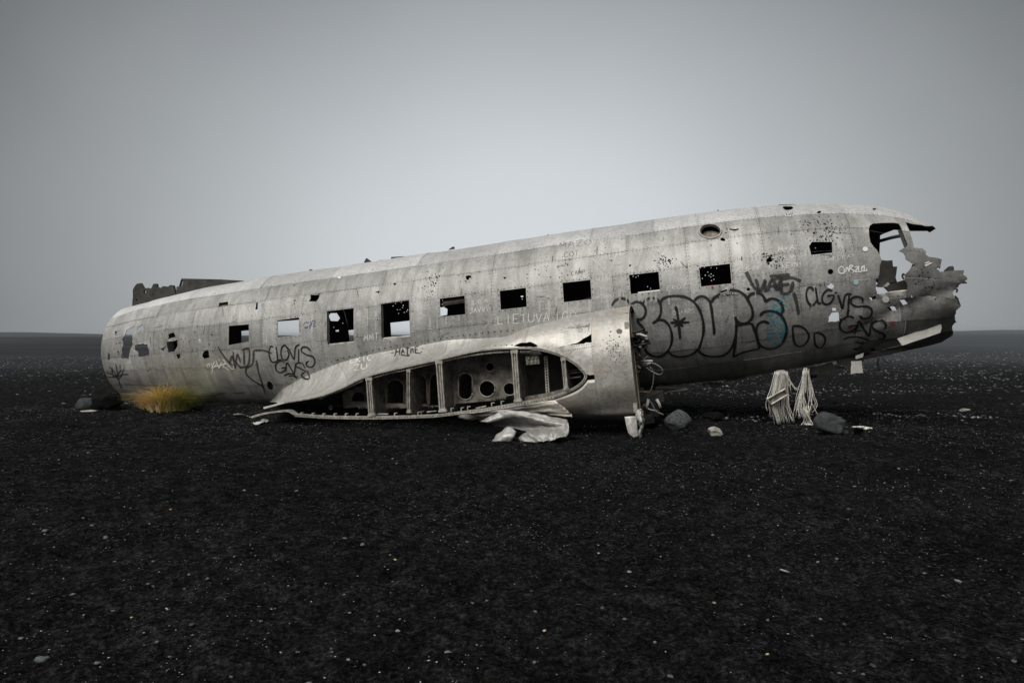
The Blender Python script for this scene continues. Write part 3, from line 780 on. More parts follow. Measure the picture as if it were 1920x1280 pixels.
# spar posts with bolted feet and webs running inboard
posts = [((691.7, 707), (697, 781), 12), ((766, 692), (766.7, 775), 6.5), ((823, 676), (830, 773), 12.5), ((964, 656), (971, 754), 11.5), ((1056, 670), (1061.7, 732), 7.5)]
for (x0, y0), (x1, y1), wd in posts:
    a = rp(x0, y0, LR + .0); b = rp(x1, y1, LR + .0); ax = (b - a); L_ = np.linalg.norm(ax); ax /= L_
    sx = np.cross(ax, EY); sx /= np.linalg.norm(sx); wm = wd * 9.5 / 1280; c = (a + b) / 2
    parts = [box_mesh(c + EY * .03, sx, EY, ax, wm, .02, L_), box_mesh(c + sx * wm * .40 + EY * .012, sx, EY, ax, wm * .20, .055, L_ - .01), box_mesh(c - sx * wm * .40 + EY * .012, sx, EY, ax, wm * .20, .055, L_ - .01)]
    if wd > 9: parts.append(box_mesh(c + EY * .013, sx, EY, ax, wm * .16, .03, L_ - .02))
    po = mesh('spar_post', *join(parts), [MFRAME], False, None, wreck)
    ft = rp(x1, y1 - 3, LR - .012)
    mesh('foot_bracket', *join([box_mesh(ft + EY * .01, EX, EY, EZ, wm * 1.35, .05, .03), box_mesh(ft + EZ * .02 + EY * .02, EX, EY, EZ, wm * 1.1, .04, .03)]), [MFRAME], False, None, po)
    hd = rp(x0, y0 + 3, LR - .006)
    mesh('head_bracket', *box_mesh(hd + EY * .012, EX, EY, EZ, wm * 1.25, .04, .045), [MFRAME], False, None, po)
    # web
    wt_ = w_top(a[0]) - .02; wb_ = w_bot(b[0]) + .02
    VV = []
    for du in (-.004, .004):
        for l_ in (LR + .06, -1.25):
            VV += [(a[0] + du + .02, l_, wt_ - .01), (b[0] + du + .02, l_, wb_)]
    mesh('spar_web', VV, [(0, 1, 3, 2), (4, 6, 7, 5), (0, 4, 5, 1), (2, 3, 7, 6), (0, 2, 6, 4), (1, 5, 7, 3)], [MRIBW], False, None, wreck)
# inner rib wall with lightening holes
LI = -1.93
class Plane:
    def __init__(s, lat): s.lat = lat
    def f(s, u, v): u = np.asarray(u, float); return np.stack([u, np.full_like(u, s.lat), np.asarray(v, float)], -1)
    def nrm(s, u, v): return np.broadcast_to(np.array([0, -1.0, 0]), np.shape(u) + (3,))
def pl_poly(px, lat): q = np.array([planept(x, y, lat) for x, y in px]); return q[:, [0, 2]]
def rrect(x0, x1, y0, y1, r, n=6):
    o = []
    for cx, cy, a0 in ((x1 - r, y1 - r, 0), (x0 + r, y1 - r, 90), (x0 + r, y0 + r, 180), (x1 - r, y0 + r, 270)):
        for k in range(n + 1):
            t = R(a0 + 90 * k / n); o.append((cx + r * math.cos(t), cy + r * math.sin(t)))
    return o
def arch(x0, x1, y0, y1, n=10):
    r = (x1 - x0) / 2; return [(x0, y1)] + [((x0 + x1) / 2 - r * math.cos(math.pi * k / n), y0 + r - r * math.sin(math.pi * k / n)) for k in range(n + 1)] + [(x1, y1)]
rh = [rrect(860, 886, 699, 749, 12), ell(919, 687.5, 8.7, 8.7, 16), ell(913.6, 728.4, 15, 15.4, 20), ell(956, 729, 12, 12, 16),
      arch(726, 758, 711, 756), arch(772, 801, 702, 757), arch(806, 836, 699, 760), arch(660, 684, 735, 752)]
rhp = [pl_poly(q, LI) for q in rh]
RH = [(q, False, q.min(0), q.max(0)) for q in rhp]
lim = lambda c: (c[:, 1] < w_top(c[:, 0]) - .03) & (c[:, 1] > np.maximum(w_bot(c[:, 0]) + .03, w_bot(c[:, 0]) + .10 * np.ones(len(c))))
rib = cdt_panel('inner_rib', Plane(LI), (rp(640, 720, LI)[0], rp(968, 700, LI)[0], RBt[:, 2].min(), RT[:, 2].max()), RH, .04, .04, [MRIBW, MRIBW], wreck, .006, 0, 1.0, 1.0, 0, lim)
for q, pxs in zip(rhp[:7], rh[:7]):      # pressed rims round the lightening holes
    P3 = np.stack([q[:, 0], np.full(len(q), LI - .006), q[:, 1]], 1)
    if len(pxs) not in (13,): P3 = np.vstack([P3, P3[:1]])
    VV, FF = tube(P3, .011, 6); mesh('hole_rim', VV, FF, [MFRAME], True, None, rib)
sf = [rp(848, 688, LI - .01), rp(900, 698, LI - .01), rp(965, 716, LI - .01)]
sweep('rib_stiffener', spline(sf, 12), .016, .02, MRIBW, rib)
sweep('rib_stiffener', [rp(803, 698, LI - .02), rp(803.5, 757, LI - .02)], .018, .03, MRUST)
# dark plate added at the wing root to block skylight leaking into the bays
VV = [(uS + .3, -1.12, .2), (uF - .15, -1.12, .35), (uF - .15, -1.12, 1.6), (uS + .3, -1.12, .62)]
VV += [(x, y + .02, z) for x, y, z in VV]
mesh('bay_light_block', VV, [(0, 1, 2, 3), (7, 6, 5, 4), (0, 4, 5, 1), (1, 5, 6, 2), (2, 6, 7, 3), (3, 7, 4, 0)], [MIN], False, None, wreck)
# leading-edge bay: bulkhead, bolted plate, perforated strip, lower shelf
us_ = np.linspace(rp(985, 700, -1.8)[0], rp(1092, 700, -1.8)[0], 16)
VV = []; FF = []
for i, u in enumerate(us_):
    k = -1.75 + .12 * math.sin(i / 15 * math.pi)
    VV += [(u, k, w_top(u) - .03), (u, k, w_bot(u) + .05), (u, k + .01, w_top(u) - .03), (u, k + .01, w_bot(u) + .05)]
for i in range(15):
    a = 4 * i; b = a + 4; FF += [(a, a + 1, b + 1, b), (a + 2, b + 2, b + 3, a + 3), (a, b, b + 2, a + 2), (a + 1, a + 3, b + 3, b + 1)]
mesh('nose_bulkhead', VV, FF, [MDARKP], False, None, wreck)
c = rp(999, 674, -2.2); bp = mesh('bolt_plate', *box_mesh(c, EX, EY, EZ, .19, .05, .13), [MFRAME], False, None, wreck)
for i in range(3):
    for j in range(2):
        p_ = c + EX * (-.055 + .055 * i + .01 * j) + EZ * (-.025 + .05 * j) - EY * .03
        VV, FF = tube([p_ - EY * .02, p_ + EY * .03], .017, 8); mesh('bolt', VV, FF, [MFRAME], False, None, bp)
sweep('top_rail', [rp(975, 661, -2.28), rp(1015, 663.5, -2.28)], .012, .04, MFRAME)
a, b = rp(1023, 668, -2.1), rp(1027, 738, -2.1)
st_ = sweep('perforated_strip', [a, (a + b) / 2, b], .026, .015, MFRAME)
hv = []
for k in range(13):
    p_ = a + (b - a) * (k + .7) / 13.5 - EY * .004
    ring = [p_ + .012 * (EX * math.cos(t) + EZ * math.sin(t)) for t in np.linspace(0, 2 * math.pi, 9)[:-1]]
    hv.append((ring, [tuple(range(8))]))
tag(mesh('perforations', *join(hv), [MHOLE], False, None, st_), kind='stuff')
sweep('lower_shelf', spline([rp(984, 748, -2.15), rp(1020, 742, -2.15), rp(1060, 732, -2.15)], 10), .03, .12, MRIBW)
for y in (692, 697, 706):
    VV, FF = tube([rp(1068, y + 3, -2.1), rp(1090, y, -2.1)], .012, 6); mesh('nose_strut', VV, FF, [MFRAME], True, None, wreck)
# small clips standing on the lower flange
for x, y in ((565, 778), (586, 779), (606, 780), (627, 780), (648, 780), (668, 780), (740, 779), (846, 770), (865, 769), (877, 767), (922, 760), (940, 757), (784, 777), (790, 776)):
    c = rp(x, y - 2, LR + .05); mesh('clip', *join([box_mesh(c, EX, EY, EZ, .012, .02, .05), box_mesh(c + EX * .02 + EZ * .022, EX, EY, EZ, .05, .02, .01)]), [MFRAME], False, None, wreck)
VV, FF = tube([rp(620 + 3 * math.cos(t), 764 + 3 * math.sin(t), LR + .3) for t in np.linspace(0, 2 * math.pi, 13)], .009, 5)
mesh('ring_fitting', VV, FF, [MFRAME], True, None, wreck)
for (xa, ya), (xb, yb) in (((708, 776), (728, 776)), ((800, 772), (818, 770)), ((892, 765), (911, 761))):
    sweep('loose_clip_strip', [rp(xa, ya, LR + .04), rp(xb, yb, LR + .04)], .008, .02, MFRAME)
# open underside sheet that hides daylight below the stub
# firewall and engine mount leftovers at the nacelle mouth
uw = uF - .07
VV = [(uw, LT, 1.0)]; ring = []
for v in np.linspace(.96, -.96, 60):
    q = band(np.array(uw), np.array(v)); ring.append((uw, q[1] + .01, q[2]))
ring += [(uw, -.98, z) for z in np.linspace(ring[-1][2], ring[0][2], 8)[1:-1]]
cc = np.mean(ring, axis=0)
VV = [cc] + ring + [cc - EX * .02] + [np.array(p_) - EX * .02 for p_ in ring]; n = len(ring)
FF = [(0, 1 + i, 1 + (i + 1) % n) for i in range(n)] + [(n + 1, n + 2 + (i + 1) % n, n + 2 + i) for i in range(n)]
fwl = mesh('firewall', VV, FF, [MRUST], False, None, wreck)
for l_, wd, m_ in ((-2.20, .05, MFRAME), (-1.98, .10, MRUST), (-1.78, .05, MFRAME), (-1.52, .09, MRUST), (-1.30, .06, MRUST)):
    zt = max(q[2] for q in ring if abs(q[1] - l_) < .12) - .06; zb = min(q[2] for q in ring if abs(q[1] - l_) < .12) + .04
    mesh('firewall_stiffener', *box_mesh((uw + .035, l_, (zt + zb) / 2), EX, EY, EZ, .05, wd, zt - zb), [m_], False, None, fwl)
mesh('firewall_beam', *box_mesh((uw + .05, -1.62, .84), EX, EY, EZ, .10, 1.02, .05), [MRUST], False, None, fwl)
rr = random.Random(5)
# black cable bundle, fittings and stray wires
for i in range(34):
    c0 = rp(1197 + rr.uniform(-5, 8), 637 + rr.uniform(-14, 14), -1.75 + rr.uniform(-.2, .2))
    p2 = c0 + np.array([rr.uniform(-.03, .12), rr.uniform(-.12, .12), rr.uniform(-.08, .08)])
    VV, FF = tube([c0 - EX * .05, c0, p2], .018, 6); mesh('cable_end', VV, FF, [MCABLE if i % 4 else MWIRE], True, None, fwl)
for (x, y, m_) in ((1196, 664, MRUST), (1201, 660, MCABLE), (1199, 672, MRUST), (1212, 677, MWIRE), (1214, 684, MWIRE), (1198, 688, MRUST), (1194, 700, MRUST), (1205, 690, MCABLE), (1190, 725, MRUST), (1203, 735, MRUST), (1192, 756, MWIRE), (1206, 762, MRUST)):
    c0 = rp(x, y, -1.8 + rr.uniform(-.15, .15)); q = np.array([rr.uniform(.02, .10), rr.uniform(-.10, .02), rr.uniform(-.03, .04)])
    VV, FF = tube([c0 - q, c0 + q * .6, c0 + q], [.018, .018, .010], 7); mesh('pipe_stub', VV, FF, [m_], True, None, fwl)
for pts in ([(1203, 682), (1222, 680), (1238, 688), (1243, 697), (1236, 702), (1222, 696), (1206, 684)], [(1218, 688), (1225, 695), (1225, 712), (1221, 730), (1214, 738)], [(1205, 676), (1214, 668), (1219, 672)], [(1214, 747), (1222, 756), (1230, 770), (1244, 777)]):
    VV, FF = tube(spline([rp(x, y, -1.75 + .05 * i) for i, (x, y) in enumerate(pts)], 26), .006, 5); mesh('stray_wire', VV, FF, [MWIRE], True, None, fwl)
# bent flap hanging from the nacelle lip and the rag of foil beside it
def sheet(name, ctrl, nu, nv_, mat, parent=None, crumple=.02, thick=.006, freq=3.0, seed=0, local=False, facet=False):
    """ctrl: rows of world points; Catmull-Rom sheet with creases and thickness"""
    rows = [spline(r_, nv_) for r_ in ctrl]; G = np.array(rows)
    cols = np.array([spline(G[:, j], nu) for j in range(nv_)]).transpose(1, 0, 2)
    du = np.gradient(cols, axis=0); dv = np.gradient(cols, axis=1); n_ = np.cross(du, dv); n_ /= np.maximum(np.linalg.norm(n_, axis=2, keepdims=True), 1e-9)
    uu, vv = np.meshgrid(np.linspace(0, freq, nu), np.linspace(0, freq, nv_), indexing='ij')
    h = np.abs(vnoise(uu * 1.3 + seed, vv * 1.3, seed)) * 2 - .5 + .5 * np.abs(vnoise(uu * 3.1, vv * 3.1 + seed, seed + 1)) * 2
    cols = cols + n_ * (crumple * h)[..., None]
    A = cols.reshape(-1, 3); B = (cols - n_ * thick).reshape(-1, 3); k = len(A); FF = []
    for i in range(nu - 1):
        for j in range(nv_ - 1):
            a, b, c, d = i * nv_ + j, (i + 1) * nv_ + j, (i + 1) * nv_ + j + 1, i * nv_ + j + 1
            FF += [(a, b, c, d), (d + k, c + k, b + k, a + k)]
    for i in range(nu - 1):
        for j, fl_ in ((0, 1), (nv_ - 1, 0)):
            a, b = i * nv_ + j, (i + 1) * nv_ + j; FF.append((a, a + k, b + k, b) if fl_ else (b, b + k, a + k, a))
    for j in range(nv_ - 1):
        for i, fl_ in ((0, 0), (nu - 1, 1)):
            a, b = i * nv_ + j, i * nv_ + j + 1; FF.append((a, a + k, b + k, b) if fl_ else (b, b + k, a + k, a))
    VV = np.vstack([A, B])
    if parent is not None: VV = loc(VV)
    return mesh(name, VV, FF, [mat], not facet, None, parent)
sheet('hanging_flap', [[at(1171, 781, 9.06), at(1183, 780, 9.05), at(1194, 780, 9.07)], [at(1174, 797, 9.04), at(1185, 797, 9.03), at(1195, 797, 9.05)], [at(1178, 811, 9.03), at(1187, 812, 9.02), at(1196, 810, 9.04)], [at(1184, 818, 9.03), at(1189, 820, 9.02), at(1196, 818, 9.04)]], 16, 12, MNAC, wreck, .008)
sheet('foil_rag', [[at(1194, 768, 9.25), at(1199, 766, 9.2), at(1204, 774, 9.3)], [at(1195, 785, 9.2), at(1201, 783, 9.1), at(1207, 786, 9.3)], [at(1198, 802, 9.2), at(1202, 800, 9.15), at(1205, 798, 9.3)], [at(1198, 822, 9.2), at(1200, 823, 9.2), at(1201, 818, 9.25)]], 18, 10, MWHITE, wreck, .05, freq=5)
# crumpled lower wing skin lying out on the sand
sheet('crumpled_skin', [[at(901, 791, 9.55), at(925, 778, 9.55), at(945, 768, 9.5), at(990, 772, 9.4), at(1030, 780, 9.3), at(1062, 785, 9.25)],
                        [at(915, 792, 9.5), at(940, 785, 9.5), at(965, 783, 9.45), at(1000, 786, 9.3), at(1035, 793, 9.2), at(1066, 793, 9.1)],
                        [at(925, 797, 9.75), at(950, 796, 9.7), at(980, 795, 9.6), at(1010, 797, 9.4), at(1040, 800, 9.2), at(1067, 803, 9.0)],
                        [at(985, 808, 9.35), at(995, 806, 9.3), at(1008, 805, 9.25), at(1025, 804, 9.15), at(1045, 806, 9.0), at(1066, 812, 8.95)],
                        [at(972, 822, 9.05), at(990, 812, 9.05), at(1005, 811, 9.0), at(1025, 812, 8.95), at(1045, 813, 8.9), at(1060, 818, 8.85)],
                        [at(985, 828, 8.95), at(1000, 829, 8.9), at(1015, 828, 8.85), at(1030, 826, 8.85), at(1045, 822, 8.85), at(1057, 818, 8.85)]], 48, 44, MFIL, wreck, .030, freq=5, seed=2)
sheet('crumpled_skin', [[at(921, 826, 9.0), at(935, 812, 9.05), at(950, 799, 9.1)], [at(932, 828, 8.92), at(945, 814, 8.92), at(957, 800, 9.0)], [at(950, 829, 8.9), at(955, 816, 8.88), at(963, 804, 9.0)], [at(958, 829, 8.9), at(964, 818, 8.88), at(968, 808, 9.0)]], 12, 11, MFIL, wreck, .02, freq=3, seed=5)
sheet('crumpled_skin', [[at(850, 777, 9.78), at(930, 767, 9.55), at(990, 757, 9.38), at(1040, 750, 9.25)], [at(870, 784, 9.80), at(940, 775, 9.60), at(1005, 769, 9.40), at(1060, 766, 9.22)], [at(905, 789, 9.85), at(950, 779, 9.66), at(1015, 776, 9.42), at(1075, 781, 9.22)]], 16, 40, MBAND, wreck, .035, freq=4, seed=7)
# underside between nacelle and fuselage: bent front spar stubs resting on the sand
for (x, y, Z, sx, sy, sz, m_) in ((1225, 742, 10.2, .34, .35, .16, MDARKP), (1219, 765, 10.1, .22, .3, .22, MIN), (1262, 728, 10.6, .45, .5, .06, MDARKP), (1214, 784, 9.9, .18, .3, .12, MIN)):
    v_, f_ = box_mesh(at(x, y, Z), eu, ev, ew, sx, sy, sz); v_ = loc(np.array(v_) + rng.normal(0, .02, (8, 3))); mesh('spar_stub', v_, f_, [m_], False, None, wreck)
for pts, r_ in (([(1216, 748), (1214, 757), (1212, 764)], .022), ([(1231, 748), (1236, 757), (1238, 764)], .022), ([(1212, 764), (1220, 768), (1232, 770)], .010)):
    VV, FF = tube([loc(at(x, y, 9.85)) for x, y in pts], r_, 6); mesh('pale_strut', VV, FF, [MWHITE], True, None, wreck)
# ------------------------------------------------------------------ paint on the skin
_lift = [0]
def crom(pts, step):
    P_ = np.array(pts, float)
    if len(P_) == 2:
        n = max(2, int(np.linalg.norm(P_[1] - P_[0]) / step) + 1); return P_[0] + (P_[1] - P_[0]) * np.linspace(0, 1, n)[:, None]
    L_ = np.linalg.norm(np.diff(P_, axis=0), axis=1).sum()
    return spline(P_, max(4, int(L_ / step)))
def strokes(name, lst, mat, S=FUS, sgn=fsign, curve=True, wob=.25, seed=1, label=None, lift=.0075):
    """painted lines: ribbons that hug the sheet metal, soft at the edges"""
    rr = random.Random(seed); VV = []; FF = []; AT = []
    prof = [(-1.0, 0.0), (-.70, 1.0), (0, 1.0), (.70, 1.0), (1.0, 0.0)]
    for pts, wpx in lst:
        q = crom(pts, 2.0) if curve else np.vstack([crom([a, b], 2.0)[:-1] for a, b in zip(pts[:-1], pts[1:])] + [np.array([pts[-1]])])
        uv_ = []; runs = []
        for x, y in q:
            h_ = S.hit(x, y, 0, False)
            if h_ is None or (S is FUS and in_hole(h_[0], h_[1])):
                if len(uv_) > 2: runs.append(uv_)
                uv_ = []
            else: uv_.append(h_)
        if len(uv_) > 1: runs.append(uv_)
        _lift[0] = (_lift[0] + 1) % 16
        for run in runs:
            a_ = np.array(run); P_ = S.f(a_[:, 0], a_[:, 1]); n_ = S.nrm(a_[:, 0], a_[:, 1]) * sgn
            P_ = P_ + n_ * (lift + .00022 * _lift[0])
            tg = np.gradient(P_, axis=0); tg /= np.maximum(np.linalg.norm(tg, axis=1, keepdims=True), 1e-9)
            sd_ = np.cross(n_, tg); k0 = len(VV); n = len(P_); ph = rr.uniform(0, 20)
            for i in range(n):
                e_ = min(i, n - 1 - i); f_ = 1.0 if e_ > 1 else (.6 + .2 * e_)
                hw = wpx * .5 * 10.3 / F * 1.5 * f_ * (1 + wob * math.sin(i * .33 + ph) * .5 + rr.uniform(-.06, .06))
                for o_, al in prof: VV.append(P_[i] + sd_[i] * (o_ * hw)); AT.append(al)
            for i in range(n - 1):
                for j in range(4):
                    a = k0 + i * 5 + j; FF.append((a, a + 1, a + 6, a + 5))
    if not VV: return None
    o = mesh(name, VV, FF, [mat], True, None, wreck, {'paint': AT})
    if label: o['label'] = label
    return o
BL = lambda Zf, l, w_: [(Zf(p_), w_) for p_ in l]
strokes('graffiti', BL(Z4, [
    [(100, 745), (120, 710), (165, 692), (205, 705), (228, 735)], [(232, 730), (275, 715), (315, 735), (332, 780), (320, 820), (290, 838), (268, 830)],
    [(270, 845), (310, 890), (330, 950), (325, 1010), (335, 1052), (375, 1082), (430, 1088), (475, 1060), (505, 1010), (512, 950), (495, 885), (465, 848), (430, 838), (400, 850), (378, 865)],
    [(310, 730), (345, 695), (390, 690), (425, 715), (437, 760), (430, 810), (405, 845), (380, 862)],
    [(425, 730), (450, 695), (500, 678), (560, 676), (620, 690), (670, 725), (705, 780), (725, 850), (728, 920), (712, 990), (690, 1040), (640, 1075), (580, 1090), (530, 1085), (490, 1060), (478, 1045)],
    [(665, 710), (690, 685), (730, 680), (765, 705), (780, 750), (790, 820), (800, 900), (800, 940)], [(782, 720), (800, 690), (850, 655), (900, 638), (960, 640), (1005, 665), (1030, 700), (1060, 760), (1065, 810), (1045, 845), (1010, 862), (975, 858), (950, 835), (945, 815)],
    [(692, 1040), (710, 1065), (760, 1085), (850, 1085), (900, 1055), (935, 1000), (950, 930), (955, 860), (945, 815)],
    [(952, 865), (950, 950), (940, 1040), (930, 1092)], [(930, 1092), (1000, 1060), (1112, 1035)], [(1112, 1035), (1100, 980), (1075, 900), (1055, 865), (1010, 868), (962, 875)],
    [(1030, 700), (1045, 670), (1085, 655), (1125, 665), (1145, 690), (1152, 718)], [(1152, 718), (1185, 695), (1230, 700), (1262, 730), (1272, 770), (1262, 800)],
    [(1115, 812), (1140, 785), (1190, 778), (1245, 795), (1280, 840), (1297, 900), (1285, 965), (1250, 1015), (1200, 1035), (1150, 1030), (1110, 1000), (1092, 940), (1092, 890), (1110, 860), (1145, 850), (1180, 862)],
    [(535, 745), (550, 800), (568, 970)], [(500, 858), (565, 858), (632, 855)], [(525, 888), (605, 822)], [(520, 830), (590, 885)]], 3.6), P_BLACK, label='large black bubble-letter graffiti with a star')
strokes('graffiti', BL(Z5, [
    [(165, 885), (185, 878), (230, 885), (265, 915), (280, 950), (265, 990), (235, 1015), (205, 1018), (180, 990), (170, 930), (168, 885)], [(315, 930), (345, 925), (380, 945), (392, 980), (375, 1015), (350, 1028), (325, 1010), (318, 970), (315, 930)],
    [(335, 700), (320, 725), (295, 738), (270, 710), (262, 660), (275, 620), (300, 618), (310, 640)], [(325, 615), (335, 680), (345, 725), (365, 720)],
    [(440, 640), (410, 632), (380, 660), (370, 700), (385, 728), (415, 730), (440, 705), (450, 672), (420, 672), (402, 676)], [(475, 655), (490, 700), (510, 760), (520, 700), (535, 665), (575, 662)], [(555, 670), (550, 740), (545, 812)],
    [(648, 722), (645, 692), (605, 680), (570, 695), (572, 728), (615, 748), (675, 745), (708, 765), (708, 800), (685, 824), (650, 828), (625, 808)],
    [(588, 825), (560, 812), (515, 830), (490, 865), (500, 905), (540, 925), (580, 910), (606, 880), (575, 876), (545, 885)], [(590, 935), (610, 880), (622, 845), (650, 890), (692, 946), (702, 890), (715, 850)], [(718, 818), (705, 838)],
    [(800, 900), (808, 870), (780, 843), (735, 850), (712, 880), (740, 910), (785, 930), (802, 955), (780, 968), (755, 965)], [(515, 970), (560, 955), (620, 955), (695, 978)], [(595, 985), (655, 1000)]], 2.8), P_BLACK, seed=2, label='black looping tag with underlined second line near the nose')
strokes('graffiti', BL(Z6, [
    [(345, 345), (325, 372), (290, 375), (268, 330), (265, 270), (280, 235), (305, 245)], [(325, 230), (335, 300), (345, 357), (375, 350)], [(430, 265), (410, 227), (380, 245), (370, 300), (385, 350), (420, 355), (442, 310), (428, 270)],
    [(430, 240), (460, 300), (490, 350), (500, 250), (540, 215)], [(530, 258), (530, 382)], [(640, 278), (600, 242), (560, 248), (555, 278), (600, 310), (660, 330), (676, 380), (650, 420), (610, 415), (598, 388), (620, 365)],
    [(405, 378), (365, 365), (325, 400), (330, 450), (365, 470), (400, 455), (415, 427), (375, 430)], [(415, 465), (425, 385), (470, 450), (490, 482), (502, 395)],
    [(590, 432), (560, 388), (515, 387), (505, 412), (560, 440), (610, 470), (626, 520), (600, 530), (562, 510), (560, 482), (590, 465)], [(400, 500), (440, 480), (490, 490), (522, 526)], [(440, 502), (480, 500), (510, 520)]], 2.7), P_BLACK, seed=3, label='black looping two-line tag below the cabin windows')
strokes('graffiti', BL(Z6, [
    [(345, 345), (325, 372), (290, 375), (268, 330), (265, 270), (280, 235), (305, 245)], [(325, 230), (335, 300), (345, 357), (375, 350)], [(430, 265), (410, 227), (380, 245), (370, 300), (385, 350), (420, 355), (442, 310), (428, 270)],
    [(430, 240), (460, 300), (490, 350), (500, 250), (540, 215)], [(530, 258), (530, 382)], [(640, 278), (600, 242), (560, 248), (555, 278), (600, 310), (660, 330), (676, 380), (650, 420), (610, 415), (598, 388), (620, 365)],
    [(405, 378), (365, 365), (325, 400), (330, 450), (365, 470), (400, 455), (415, 427), (375, 430)], [(415, 465), (425, 385), (470, 450), (490, 482), (502, 395)],
    [(590, 432), (560, 388), (515, 387), (505, 412), (560, 440), (610, 470), (626, 520), (600, 530), (562, 510), (560, 482), (590, 465)], [(400, 500), (440, 480), (490, 490), (522, 526)], [(440, 502), (480, 500), (510, 520)]], 2.7), P_BLACK, UPS, usign, seed=3, lift=.006)
strokes('graffiti', BL(Z6, [[(1360, 297), (1385, 292)], [(1408, 255), (1402, 300), (1392, 328)], [(1440, 250), (1436, 312)], [(1398, 288), (1440, 280)], [(1450, 308), (1465, 262), (1480, 300)], [(1455, 290), (1478, 284)], [(1510, 232), (1506, 310), (1525, 318)],
    [(1490, 256), (1530, 250)], [(1538, 302), (1540, 262), (1556, 258), (1560, 298)], [(1575, 242), (1578, 296), (1620, 300), (1640, 282)], [(1576, 268), (1602, 262)], [(1574, 242), (1610, 236)], [(1640, 256), (1652, 254)], [(1448, 312), (1520, 326), (1530, 314)]], 1.9), P_BLACK, UPS, usign, curve=False, seed=4, lift=.006, label='small angular black tag on the wing fillet')
strokes('graffiti', BL(Z4, [[(1015, 500), (1040, 550), (1070, 610), (1110, 645)], [(1085, 560), (1100, 600), (1108, 650), (1140, 600), (1150, 560)], [(1150, 570), (1152, 650)], [(1165, 645), (1200, 560), (1232, 640)], [(1185, 612), (1228, 604)], [(1215, 560), (1260, 552), (1230, 625), (1262, 618)],
    [(1180, 540), (1320, 530)], [(1250, 562), (1330, 550), (1395, 575)], [(1262, 602), (1318, 594)], [(1258, 570), (1266, 655), (1322, 645), (1342, 575)], [(1345, 650), (1365, 720), (1380, 800)]], 4.6), P_FADE, seed=5)
strokes('graffiti', BL(Z1, [[(1055, 660), (1090, 720), (1150, 795), (1180, 812)], [(1150, 795), (1172, 740), (1196, 842)], [(1196, 842), (1215, 725), (1242, 792)], [(1250, 690), (1312, 682), (1302, 812), (1232, 832)], [(1270, 690), (1272, 812)],
    [(1350, 690), (1430, 690), (1500, 715)], [(1350, 690), (1340, 800), (1290, 842), (1292, 890), (1350, 940), (1415, 980), (1440, 1010)], [(1372, 770), (1392, 870), (1420, 960), (1445, 1050)], [(1180, 700), (1190, 770), (1250, 840)]], 3.4), P_FADE, seed=6)
strokes('graffiti', BL(Z1, [[(130, 870), (180, 890), (230, 930), (250, 990), (262, 1010)], [(150, 820), (190, 860), (235, 935)], [(210, 800), (220, 860), (240, 940)], [(245, 805), (245, 860)], [(280, 830), (265, 880), (240, 920)], [(180, 830), (190, 900), (270, 890), (315, 885)], [(140, 910), (200, 905), (262, 850)]], 2.6), P_FADE, seed=7)
strokes('graffiti', BL(Z1, [[(960, 800), (975, 838)], [(960, 810), (990, 805), (980, 825)], [(1000, 790), (1010, 850), (1003, 888)], [(1030, 780), (1005, 840), (1050, 800)], [(1040, 775), (1065, 835), (1085, 790), (1100, 835)], [(1090, 765), (1120, 790), (1095, 815), (1150, 855)], [(1130, 800), (1165, 840), (1190, 845), (1180, 815)], [(1005, 832), (1130, 800)], [(1060, 762), (1075, 780)]], 1.7), P_WHITE, seed=8)
strokes('graffiti', BL(Z5, [[(525, 495), (505, 475), (482, 495), (492, 520), (520, 518), (520, 490)], [(530, 515), (540, 480), (555, 512)], [(555, 512), (560, 470), (580, 470), (565, 490), (590, 505), (575, 520)], [(590, 480), (615, 478), (598, 512), (622, 508)], [(620, 470), (622, 512), (645, 505)], [(640, 490), (655, 470), (640, 480), (645, 508), (662, 500)], [(660, 465), (658, 505), (678, 500), (668, 488)]], 1.5), P_WHITE, seed=9)
strokes('graffiti', BL(Z2, [[(420, 725), (440, 700), (470, 715), (450, 745), (430, 735)], [(460, 700), (490, 705), (470, 755)], [(490, 690), (520, 695), (500, 735), (530, 730)], [(430, 750), (500, 710)]], 1.5), P_VIOLET, seed=10)
rr = random.Random(3); bs = []
for k in range(85):
    y = rr.uniform(655, 1015); x = 1235 + rr.gauss(0, 34) + (25 if y < 760 else 0); bs.append((Z4([(x, y), (x + rr.uniform(-22, 22), y + rr.uniform(-25, 25)), (x + rr.uniform(-40, 40), y + rr.uniform(-30, 30))]), rr.uniform(.7, 1.6)))
strokes('graffiti', bs, P_BLUE, seed=11, label='scribbled cyan chalk marks')
strokes('graffiti', BL(Z7, [[(1120, 245), (1150, 240), (1170, 250)], [(1180, 235), (1210, 230), (1195, 255), (1230, 245)], [(1215, 215), (1220, 240), (1250, 240), (1240, 220)], [(1205, 265), (1215, 290), (1245, 265), (1225, 255), (1215, 275)], [(1250, 245), (1275, 235), (1262, 260)], [(1280, 222), (1290, 245), (1305, 215), (1296, 278)], [(1115, 255), (1300, 235)], [(1275, 200), (1300, 196)]], 1.0), P_SCR, UPS, usign, seed=12)

